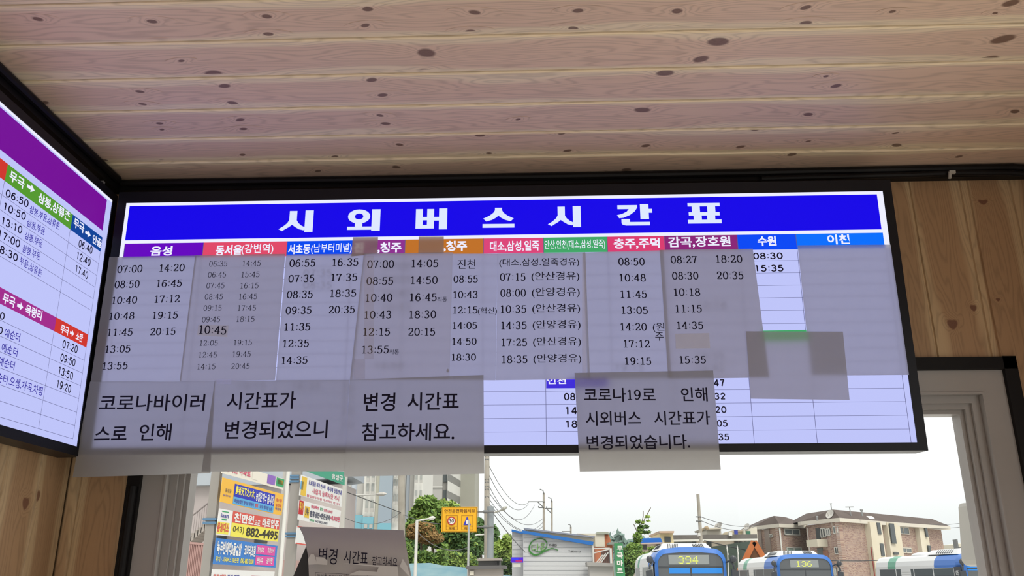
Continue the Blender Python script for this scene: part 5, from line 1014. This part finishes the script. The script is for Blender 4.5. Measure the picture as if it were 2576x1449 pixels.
# --- brick flats
def brick_mat():
    m = mat('patterned_brick', (.3, .2, .18), .85); n, l = m.node_tree.nodes, m.node_tree.links; t = n.new('ShaderNodeUVMap'); b = n.new('ShaderNodeTexBrick'); b.inputs['Scale'].default_value = 1.0
    b.inputs['Color1'].default_value = (*paint(146, 112, 106), 1); b.inputs['Color2'].default_value = (*paint(196, 172, 150), 1); b.inputs['Mortar'].default_value = (*paint(190, 178, 170), 1); b.inputs['Brick Width'].default_value = .28; b.inputs['Row Height'].default_value = .105; b.inputs['Mortar Size'].default_value = .016
    x = n.new('ShaderNodeTexNoise'); x.inputs['Scale'].default_value = .35; mx = n.new('ShaderNodeMix'); mx.data_type = 'RGBA'; mx.blend_type = 'MULTIPLY'; mx.inputs[0].default_value = .5
    r = n.new('ShaderNodeValToRGB'); r.color_ramp.elements[0].color = (.85, .7, .72, 1); r.color_ramp.elements[1].color = (1, .97, .86, 1); l.new(t.outputs[0], b.inputs['Vector']); l.new(t.outputs[0], x.inputs['Vector']); l.new(x.outputs['Fac'], r.inputs[0]); l.new(b.outputs[0], mx.inputs[6]); l.new(r.outputs[0], mx.inputs[7]); l.new(mx.outputs[2], n['Principled BSDF'].inputs['Base Color']); return m
BRK = brick_mat(); MANS = noisy('brown_roof_shingle', paint(92, 80, 74), paint(104, 92, 86), 1.2); EAVE = mat('off_white_eave', paint(224, 218, 204), .7)
class Face:
    """an upright wall plane between two pixels at given depths"""
    def __init__(s, xa, Ya, xb, Yb):
        s.a, s.b = W(xa, 1325, Ya), W(xb, 1325, Yb); s.a.z = s.b.z = 0; U_ = (s.b - s.a).normalized(); s.L = (s.b - s.a).length; N_ = U_.cross(Vector((0, 0, 1))); N_ = N_ if N_.y < 0 else -N_; s.P = Plane(s.a, U_, (0, 0, 1), N_)
    def wall(s, par, ztop, dep=.4, m=BRK, u0=0, u1=None, name='brick_wall', z0=0, off=0):
        mb = MB(); u1 = s.L if u1 is None else u1; mb.obox(s.P, u0, u1, z0, ztop, off - dep, off, 0)
        for i, p in enumerate(mb.v): mb.uv[i] = ((p - s.P.P0).dot(s.P.U), p.z)
        return mb.build(name, m, par)
    def rect(s, par, x0, y0, x1, y1, m, name='window', off=.06, dep=.1, frame=None):
        u0, v1 = s.P.uv(x0, y0); u1, v1 = s.P.uv(x1, y0); v0 = s.P.uv(x1, y1)[1]; mb = MB(); mb.obox(s.P, u0, u1, v0, v1, off - dep, off); o = mb.build(name, m, par)
        if frame:
            mb = MB(); w = .09
            for q in ((u0, u1, v0, v0 + w), (u0, u1, v1 - w, v1), (u0, u0 + w, v0, v1), (u1 - w, u1, v0, v1), ((u0 + u1) / 2 - w / 2, (u0 + u1) / 2 + w / 2, v0, v1)): mb.obox(s.P, *q, off, off + .05)
            mb.build('window_frame', frame, o)
        return o
bf = thing('brick_flats', (W(2110, 1449, 92).x, 92, 0), 'three storey patterned brick flats with cream stair towers and brown roof, behind the buses', 'apartment building')
fA0 = Face(1903, 104, 1957, 99); fA = Face(1957, 99, 2028, 101.5); fB0 = Face(2027, 98, 2110, 92); fB = Face(2110, 92, 2366, 108)
zA = W(1957, 1327, 99).z; zB = W(2110, 1313, 92).z
fA0.wall(bf, zA); fA.wall(bf, zA); fB0.wall(bf, zB); fB.wall(bf, zB)
mb = MB(); mb.add([Vector((q.x, q.y, .0)) for q in (fB0.a, fB.a, fB.b, fB.b + Vector((-3, 9, 0)), fB0.a + Vector((2, 9, 0)))] + [Vector((q.x, q.y, zB - .1)) for q in (fB0.a, fB.a, fB.b, fB.b + Vector((-3, 9, 0)), fB0.a + Vector((2, 9, 0)))], [(2, 3, 8, 7), (3, 4, 9, 8), (5, 6, 7, 8, 9)]); mb.build('core', CREAM, bf)
def roofring(par, line, z0, rise, inset, bk):
    """mansard strip: eave board and shingled slope along a wall line"""
    L = [Vector((p.x, p.y, z0)) for p in line]; mb = MB(); out = Vector((0, -.55, 0))
    for a, b in zip(L[:-1], L[1:]): mb.hexa([a + out, b + out, b + Vector((0, .6, 0)), a + Vector((0, .6, 0))], [q + Vector((0, 0, .38)) for q in (a + out, b + out, b + Vector((0, .6, 0)), a + Vector((0, .6, 0)))])
    mb.build('eave', EAVE, par); mb = MB(); up = Vector((0, 0, .38))
    for i, (a, b) in enumerate(zip(L[:-1], L[1:])):
        ia = Vector((inset if i == 0 else 0, bk, rise)); ib = Vector((-inset if i == len(L) - 2 else 0, bk, rise))
        mb.add([a + out + up, b + out + up, b + ib + up, a + ia + up, a + Vector((0, bk + 5, 0)) + up, b + Vector((0, bk + 5, 0)) + up], [(0, 1, 2, 3), (3, 2, 5, 4), (0, 3, 4), (1, 5, 2)])
    mb.build('roof', MANS, par)
roofring(bf, [fA0.a + Vector((-.5, 0, 0)), fA0.b, fA.b], zA, .95, 1.8, 1.2); roofring(bf, [fB0.a + Vector((-.7, -.2, 0)), fB.a, fB.a.lerp(fB.b, .42), fB.b + Vector((.9, 0, 0))], zB, .95, 1.2, 1.2)
SHD = noisy('grey_brown_pier', paint(160, 148, 140), paint(168, 156, 148), .6)
for f_, x0, x1 in ((fA0, 1904, 1915), (fA0, 1924, 1936)): f_.rect(bf, x0, 1331, x1, 1500, SHD, 'pier', .12, .2)
fA0.rect(bf, 1936.5, 1343, 1944.5, 1352, GLZD, frame=WFR); fA0.rect(bf, 1940, 1388, 1949, 1398, GLZD, frame=WFR)
fA.rect(bf, 1971, 1331, 2010, 1347, GLZ, frame=WFR); fA.rect(bf, 1977, 1377, 2015, 1394, mat('greenish_pane', paint(160, 182, 172), .3), frame=WFR)
for x, f_, par_ in ((1957, fA, 0), (2027, fB0, 0)):
    mb = MB(); p = f_.P.P0; mb.tube([Vector((p.x + .1, p.y - .25, 0)), Vector((p.x + .1, p.y - .25, zA - .1))], .09, 6); mb.build('downpipe', WHITEP, bf)
fB0.rect(bf, 2052, 1328, 2062, 1357, GLZD); fB0.rect(bf, 2064, 1328, 2077, 1352, GLZD, frame=WFR); fB0.rect(bf, 2078, 1329, 2089, 1348, GLZ, frame=WFR); fB0.rect(bf, 2096, 1323, 2108, 1342, GLZ, frame=WFR)
fB0.rect(bf, 2053, 1357, 2081, 1375, mat('cream_balcony', paint(222, 216, 196)), 'balcony', 1.2, 1.2); fB0.rect(bf, 2056, 1378, 2070, 1404, GLZ); fB0.rect(bf, 2070, 1384, 2083, 1404, mat('rust_panel', paint(166, 122, 104)), 'infill_panel'); fB0.rect(bf, 2100, 1375, 2112, 1394, GLZD, frame=WFR); fB0.rect(bf, 2098, 1428, 2104, 1449, GLZ, frame=WFR); fB0.rect(bf, 2109, 1427, 2120, 1448, GLZ, frame=WFR)
CT = noisy('cream_tower', paint(226, 216, 192), paint(232, 224, 204), .5)
fB.rect(bf, 2174, 1316, 2204, 1500, CT, 'stair_tower', .6, .8); fB.rect(bf, 2220, 1318, 2252, 1500, CT, 'stair_tower', .5, .7); fB.rect(bf, 2300, 1322, 2321, 1500, CT, 'stair_tower', .5, .7)
for x0, y0, x1, y1, f2_ in ((2191, 1316, 2199, 1345, 0), (2199, 1368, 2207, 1399, 0), (2223, 1318, 2234, 1368, 0), (2312, 1323, 2317, 1351, 0), (2320, 1373, 2326, 1390, 0), (2234, 1390, 2246, 1396, 0)): fB.rect(bf, x0, y0, x1, y1, GLZD, 'window', .68, .1)
fB.rect(bf, 2256, 1326, 2284, 1345, GLZ, frame=EAVE); fB.rect(bf, 2263, 1378, 2291, 1392, GLZ, frame=EAVE)
mb = MB(); p = fB.P.at(*fB.P.uv(2176, 1380), .25); mb.tube([Vector((p.x + .4, p.y, 0)), Vector((p.x + .4, p.y, zB - 2.4))], .06, 6); mb.build('drainpipe', mat('brick_red_pipe', paint(150, 70, 66)), bf)
def rooftop(name, label, cat, lines, r=.05, grp=None):
    mb = MB()
    for q in lines: mb.tube([W(x, y, 94) for x, y in q], r, 6)
    tag(mb.build(name, mat(name + '_grey', paint(150, 152, 152), .5)), label, cat, grp)
rooftop('roof_antenna', 'tall thin antenna mast with cross bar on the brick flats', 'antenna', [[(2094, 1302), (2090, 1267)], [(2084, 1289), (2102, 1289)], [(2088, 1267), (2093, 1267)]]); rooftop('roof_antenna', 'T-shaped antenna right of the thin mast on the brick flats', 'antenna', [[(2141, 1298), (2137, 1276)], [(2127, 1275.5), (2147, 1275)]])
rooftop('vent_pipe', 'left roof vent pipe on the brick flats', 'vent pipe', [[(2056.5, 1310), (2055, 1300)], [(2053, 1300), (2058, 1300)]], .09, 'roof vent pipes'); rooftop('vent_pipe', 'right roof vent pipe on the brick flats', 'vent pipe', [[(2169.5, 1298), (2167, 1284)], [(2164, 1283), (2170, 1283)]], .10, 'roof vent pipes')
mb = MB(); mb.prism([W(2180, 1299, 93), W(2195, 1299.5, 93), W(2202, 1306, 92.4), (W(2189, 1306, 92.4))], (0, .1, .05)); tag(mb.build('skylight', WHITEP), 'pale skylight hatch on the brown roof of the flats', 'skylight')
rg = thing('far_rooftop', (W(2430, 1449, 120).x, 120, 0), 'far cream rooftop with a grey chimney above the third bus', 'house')
mb = MB(); down(mb, [(2412, 1369), (2460, 1362), (2460, 1449), (2412, 1449)], 120, 5); mb.build('wall', CREAM, rg); mb = MB(); down(mb, [(2408, 1357), (2412, 1357), (2412, 1449), (2408, 1449)], 119, 1); mb.build('chimney', DGREY, rg)

# --- white plastic case outside the right edge of the window
wc = thing('white_case', W(2500, 1420, 2.12), 'white rounded plastic case outside the right edge of the window pane', 'outdoor fitting')
CASE = mat('white_case_plastic', paint(228, 226, 216), .4)
mb = MB(); a = W(2453, 1258, 2.13); bt = W(2463, 1400, 2.13); x1 = a.x + .16; zt, zb = a.z, W(2466, 1424, 2.13).z; xs_ = [(bt.x, zb + .014), (bt.x + .006, zb + .004), (bt.x + .018, zb), (x1, zb), (x1, zt), (a.x + .010, zt), (a.x + .003, zt - .003), (a.x, zt - .010)]
mb.prism([(x, 2.13, z) for x, z in xs_], (0, .09, 0)); mb.prism([(x + (.004 if x < x1 else 0), 2.122, z + (.004 if z < zt - .05 else -.004)) for x, z in xs_], (0, .008, 0)); mb.build('body', CASE, wc)
mb = MB(); p = W(2458, 1403, 2.12); q = W(2520, 1406, 2.12); mb.box(p.x, q.x, 2.119, 2.122, p.z, p.z + .001); mb.build('seam', DGREY, wc); mb = MB(); p = W(2493, 1406, 2.119); mb.ball(p, .003, .003, .003); mb.build('screw_hole', BLACK, wc)
mb = MB(); mb.box(x1 - .05, x1 - .02, YF + .1, 2.14, zb + .05, zb + .2); mb.build('mount', DGREY, wc)
# thin white lead along the left window lip
mb = MB(); mb.tube([W(x, y, YF + .09) for x, y in ((452, 1194), (450, 1225), (453, 1232), (451, 1250), (447, 1330), (448, 1345), (444, 1385), (446, 1400), (440, 1449))], .0022, 6); tag(mb.build('white_lead', WFR), 'thin white cable outside the left window lip', 'cable')

# --- buses
BB, BW, BG = mat('bus_blue', paint(62, 122, 208), .35), mat('bus_white', paint(236, 238, 238), .35), mat('bus_green', paint(112, 178, 152), .4); BGL, BGD = mat('bus_glass', paint(96, 100, 104), .12, spec=.5), mat('bus_side_glass', paint(160, 164, 164), .4); BGS = mat('bus_tinted_glass', paint(80, 92, 98), .35); BPN = mat('led_panel_grey', paint(150, 156, 156), .3); BLED = glow('led_yellow', srgb(240, 250, 110), 1.35); BVIS = mat('visor_blue', paint(40, 140, 232), .5); BMIR = mat('bus_mirror_black', paint(66, 70, 76), .4); TYRE = mat('tyre', (.02, .02, .02), .8); BSIL = mat('bus_skirt', paint(200, 204, 206), .4)
FONT5 = {'3': '01110 10001 00001 00110 00001 10001 01110', '9': '01110 10001 10001 01111 00001 00001 01110', '4': '00010 00110 01010 10010 11111 00010 00010', '1': '00100 01100 00100 00100 00100 00100 01110', '6': '00110 01000 10000 11110 10001 10001 01110', '8': '01110 10001 10001 01110 10001 10001 01110', '2': '01110 10001 00001 00010 00100 01000 11111', 'E': '11111 10000 10000 11110 10000 10000 11111'}
def bus(front, rear, label, number, variant):
    """a bus from the middle of its front towards the middle of its rear; local y runs backwards, x to the viewer's right"""
    d = (rear - front); L = d.length; t = thing('city_bus', tuple(front), label, 'bus', 'blue and white buses'); t.rotation_euler = (0, 0, math.atan2(d.y, d.x) - math.pi / 2); t['_o'] = (0, 0, 0)
    w, H = 1.175, 3.0; wl = w
    def sect(k): return [(-w, .36), (-w, 2.52), (-w + .05, 2.72), (-w + .18, 2.88), (-w + .42, H - .03), (0, H), (w - .42, H - .03), (w - .18, 2.88), (w - .05, 2.72), (w, 2.52), (w, .36)]
    mb = MB(); y0 = .16
    mb.prism([(-w, y0, .36), (-w, y0, 2.42), (w, y0, 2.42), (w, y0, .36)], (0, L - .16, 0)); mb.prism([(-w + .05, .02, .36), (w - .05, .02, .36), (w - .05, .02, 1.35), (-w + .05, .02, 1.35)], (0, .16, 0)); mb.build('body', BW if variant == 3 else BSIL, t)
    segs = [(.12, L * .30, BB), (L * .30, L * .74, BW), (L * .74, L * .84, BG), (L * .84, L - .05, BW)]
    top = [p for p in sect(0) if p[1] > 2.41]
    for a, b, m_ in segs:
        mb = MB(); o = mb.prism([(x, a, z) for x, z in [(-w, 2.42)] + top + [(w, 2.42)]], (0, b - a, 0)); mb.build('roof_section', m_, t)
    # blue front hood curving round the windscreen
    mb = MB(); arc = lambda r, x_, z0, z1: [(-x_, 1.2)] + [(-x_ + r * (1 - math.cos(a_ * math.pi / 18)), z0 - r + r * math.sin(a_ * math.pi / 18)) for a_ in range(0, 10)] + [(-x_ * .3, z0 + (z1 - z0) * .85), (0, z1)]; mir = lambda L_: L_ + [(-x_, z_) for x_, z_ in L_[-2::-1]]; hood = mir(arc(.42, w, H - .03, H + .02)); inn = mir(arc(.32, w - .1, 2.81, 2.85))
    for i in range(len(hood) - 1): mb.hexa([(hood[i][0], .06, hood[i][1]), (hood[i + 1][0], .06, hood[i + 1][1]), (hood[i + 1][0], .6, hood[i + 1][1]), (hood[i][0], .6, hood[i][1])], [(inn[i][0], .0, inn[i][1]), (inn[i + 1][0], .0, inn[i + 1][1]), (inn[i + 1][0], .6, inn[i + 1][1]), (inn[i][0], .6, inn[i][1])])
    mb.build('front_hood', BB, t)
    mb = MB(); mb.prism([(x * .995, .03, z) for x, z in inn], (0, .08, 0)); ws = mb.build('windscreen', BGL, t)
    mb = MB(); mb.box(-.012, .012, .015, .035, 1.25, 2.36); mb.box(-w + .12, w - .12, .015, .035, 2.36, 2.40); mb.build('divider', BMIR, ws)
    mb = MB(); px0, px1 = (-.72, .62) if variant == 1 else (-.62, .58); mb.box(px0, px1, .012, .03, 2.46, 2.76); lp = mb.build('led_panel', BPN, t)
    mb = MB(); n = len(number); cw = .044; adv = .235; x0 = (px0 + px1) / 2 - adv * n / 2
    for i, ch in enumerate(number):
        for r, row in enumerate(FONT5[ch].split()):
            for c, v in enumerate(row):
                if v == '1': mb.box(x0 + i * adv + c * .038, x0 + i * adv + c * .038 + .042, .004, .012, 2.71 - r * .033 - .022, 2.71 - r * .033)
    mb.build('lettering', BLED, lp)
    if variant == 1:
        for a, b in ((-.72, -.03), (.03, w - .14)):
            mb = MB(); mb.box(a, b, .018, .03, 2.17, 2.35); mb.build('sun_visor', BVIS, t)
    if variant == 3:
        mb = MB(); mb.prism([(x * .97, .022, z - .02 if z > 2.4 else 2.3) for x, z in inn], (0, .01, 0)); mb.build('sun_visor', BVIS, t)
    # roof unit
    mb = MB(); hx = w - .25; a, b = .75, min(3.2, L * .5); mb.add([(-hx, a, H - .06), (hx, a, H - .06), (hx, b, H - .04), (-hx, b, H - .04), (-hx + .2, a + .25, H + .17), (hx - .2, a + .25, H + .17), (hx - .22, b - .2, H + .15), (-hx + .22, b - .2, H + .15)], [(0, 1, 5, 4), (1, 2, 6, 5), (2, 3, 7, 6), (3, 0, 4, 7), (4, 5, 6, 7)]); ac = mb.build('roof_unit', BW, t)
    mb = MB()
    for sgn in (-1, 1):
        for k in range(7): xx = sgn * (.30 + k * .055); mb.bar((xx, a + .02 + .02, H + .0), (xx - sgn * .05, a + .2, H + .145), .022, .02, (0, -1, .3))
    for k in range(8): yy = a + .5 + k * .16; mb.bar((-hx + .02, yy, H + .0), (-hx + .17, yy + .03, H + .13), .03, .02, (-1, 0, .5))
    mb.build('louvre', BMIR, ac)
    if variant == 3: mb = MB(); mb.ball((0, L * .66, H), .55, .7, .14); mb.build('roof_hatch', BW, t)
    # sides
    gm = BGD if variant == 1 else BGS
    for sgn in (-1, 1):
        x = sgn * w; nW = 4; yy = .75; ww = (L - 1.1) / nW
        for k in range(nW):
            mb = MB(); mb.box(x - .012, x + .012, yy + .05, yy + ww - .05, 1.25, 2.40); wn = mb.build('side_window', gm, t)
            mb = MB(); mb.box(x - .016, x + .016, yy + ww * .5 - .02, yy + ww * .5 + .02, 1.25, 2.10); mb.box(x - .016, x + .016, yy + .05, yy + ww - .05, 2.08, 2.11); mb.build('window_bar', BMIR, wn); yy += ww
        mb = MB(); q = L * .56; mb.box(x - .02, x + .02, q, q + .85, 1.0, 2.42)
        for k in range(4): mb.box(x - .035, x + .035, q + .04, q + .81, 1.98 + k * .10, 2.05 + k * .10)
        mb.build('louvred_panel', BW, t)
        mb = MB(); mb.tube([(x, .12, 2.50), (x + sgn * .10, -.12, 2.58), (x + sgn * .2, -.22, 2.42), (x + sgn * .22, -.22, 2.3)], .035, 8); mb.ball((x + sgn * .20, -.22, 2.62), .11, .07, .12); mb.prism([(x + sgn * .10, -.26, 1.86), (x + sgn * .32, -.22, 1.88), (x + sgn * .34, -.22, 2.26), (x + sgn * .12, -.26, 2.30)], (0, .10, 0)); mb.build('mirror', BMIR, t)
        for yw in (1.5, L - 1.7):
            mb = MB(); mb.tube([(x - sgn * .28, yw, .46), (x + sgn * .01, yw, .46)], .46, 18); mb.build('wheel', TYRE, t)
    if variant == 3:
        x = -w
        mb = MB(); mb.box(x - .03, x + .01, .22, .72, 1.4, 2.44); mb.build('black_pillar', BMIR, t)
        mb = MB(); BP = Plane((x - .034, 0, 0), (0, -1, 0), (0, 0, 1), (-1, 0, 0)); vs, fs = glyphs('05', .02)
        mb.add([Vector((x - .035, .60 - vx * .22, 2.12 + vy * .26)) for vx, vy in vs], fs); mb.build('lettering', BW, t)
        mb = MB(); mb.box(x - .03, x - .012, 2.1, 2.9, 1.72, 2.06); sp_ = mb.build('side_led', BGL, t)
        mb = MB(); yy = 2.85
        for ch in 'E21':
            for r, row in enumerate(FONT5[ch].split()):
                for c, v in enumerate(row):
                    if v == '1': mb.box(x - .036, x - .03, yy - c * .036 - .034, yy - c * .036, 2.02 - r * .036 - .02, 2.02 - r * .036)
            yy -= .26
        mb.build('lettering', BLED, sp_)
    return t
def busat(pxl, pxr, Y, rpxl, Lr, label, number, variant, turn=None):
    """front corners on two pixel columns at depth Y, rear left corner on a third column"""
    a, b = W(pxl, 1420, Y), W(pxr, 1420, Y); a.z = b.z = 0
    best = None
    for i in range(-60, 61):
        ang = math.radians(i); dirv = Vector((math.sin(ang), math.cos(ang), 0)); side = Vector((math.cos(ang), -math.sin(ang), 0)); fl_ = a; rl = fl_ + dirv * Lr; pr = R3 @ (Vector((rl.x, rl.y, 2.6)) - CAM); px = pr[0] / pr[2] * F + IW / 2
        e_ = abs(px - rpxl)
        if best is None or e_ < best[0]: best = (e_, dirv, side)
    _, dirv, side = best; fm = a + side * 1.175
    bus(fm, fm + dirv * Lr, label, number, variant)
busat(1648, 1822, 30, 1600, 6.6, 'blue fronted bus showing 394 on its yellow display', '394', 1)
busat(1955, 2094, 38.5, 1858, 7.2, 'blue fronted bus showing 136 on its yellow display', '136', 2)
busat(2425, 2560, 36, 2204, 7.4, 'blue and white bus at the right, showing its side and the number 05', '882', 3)
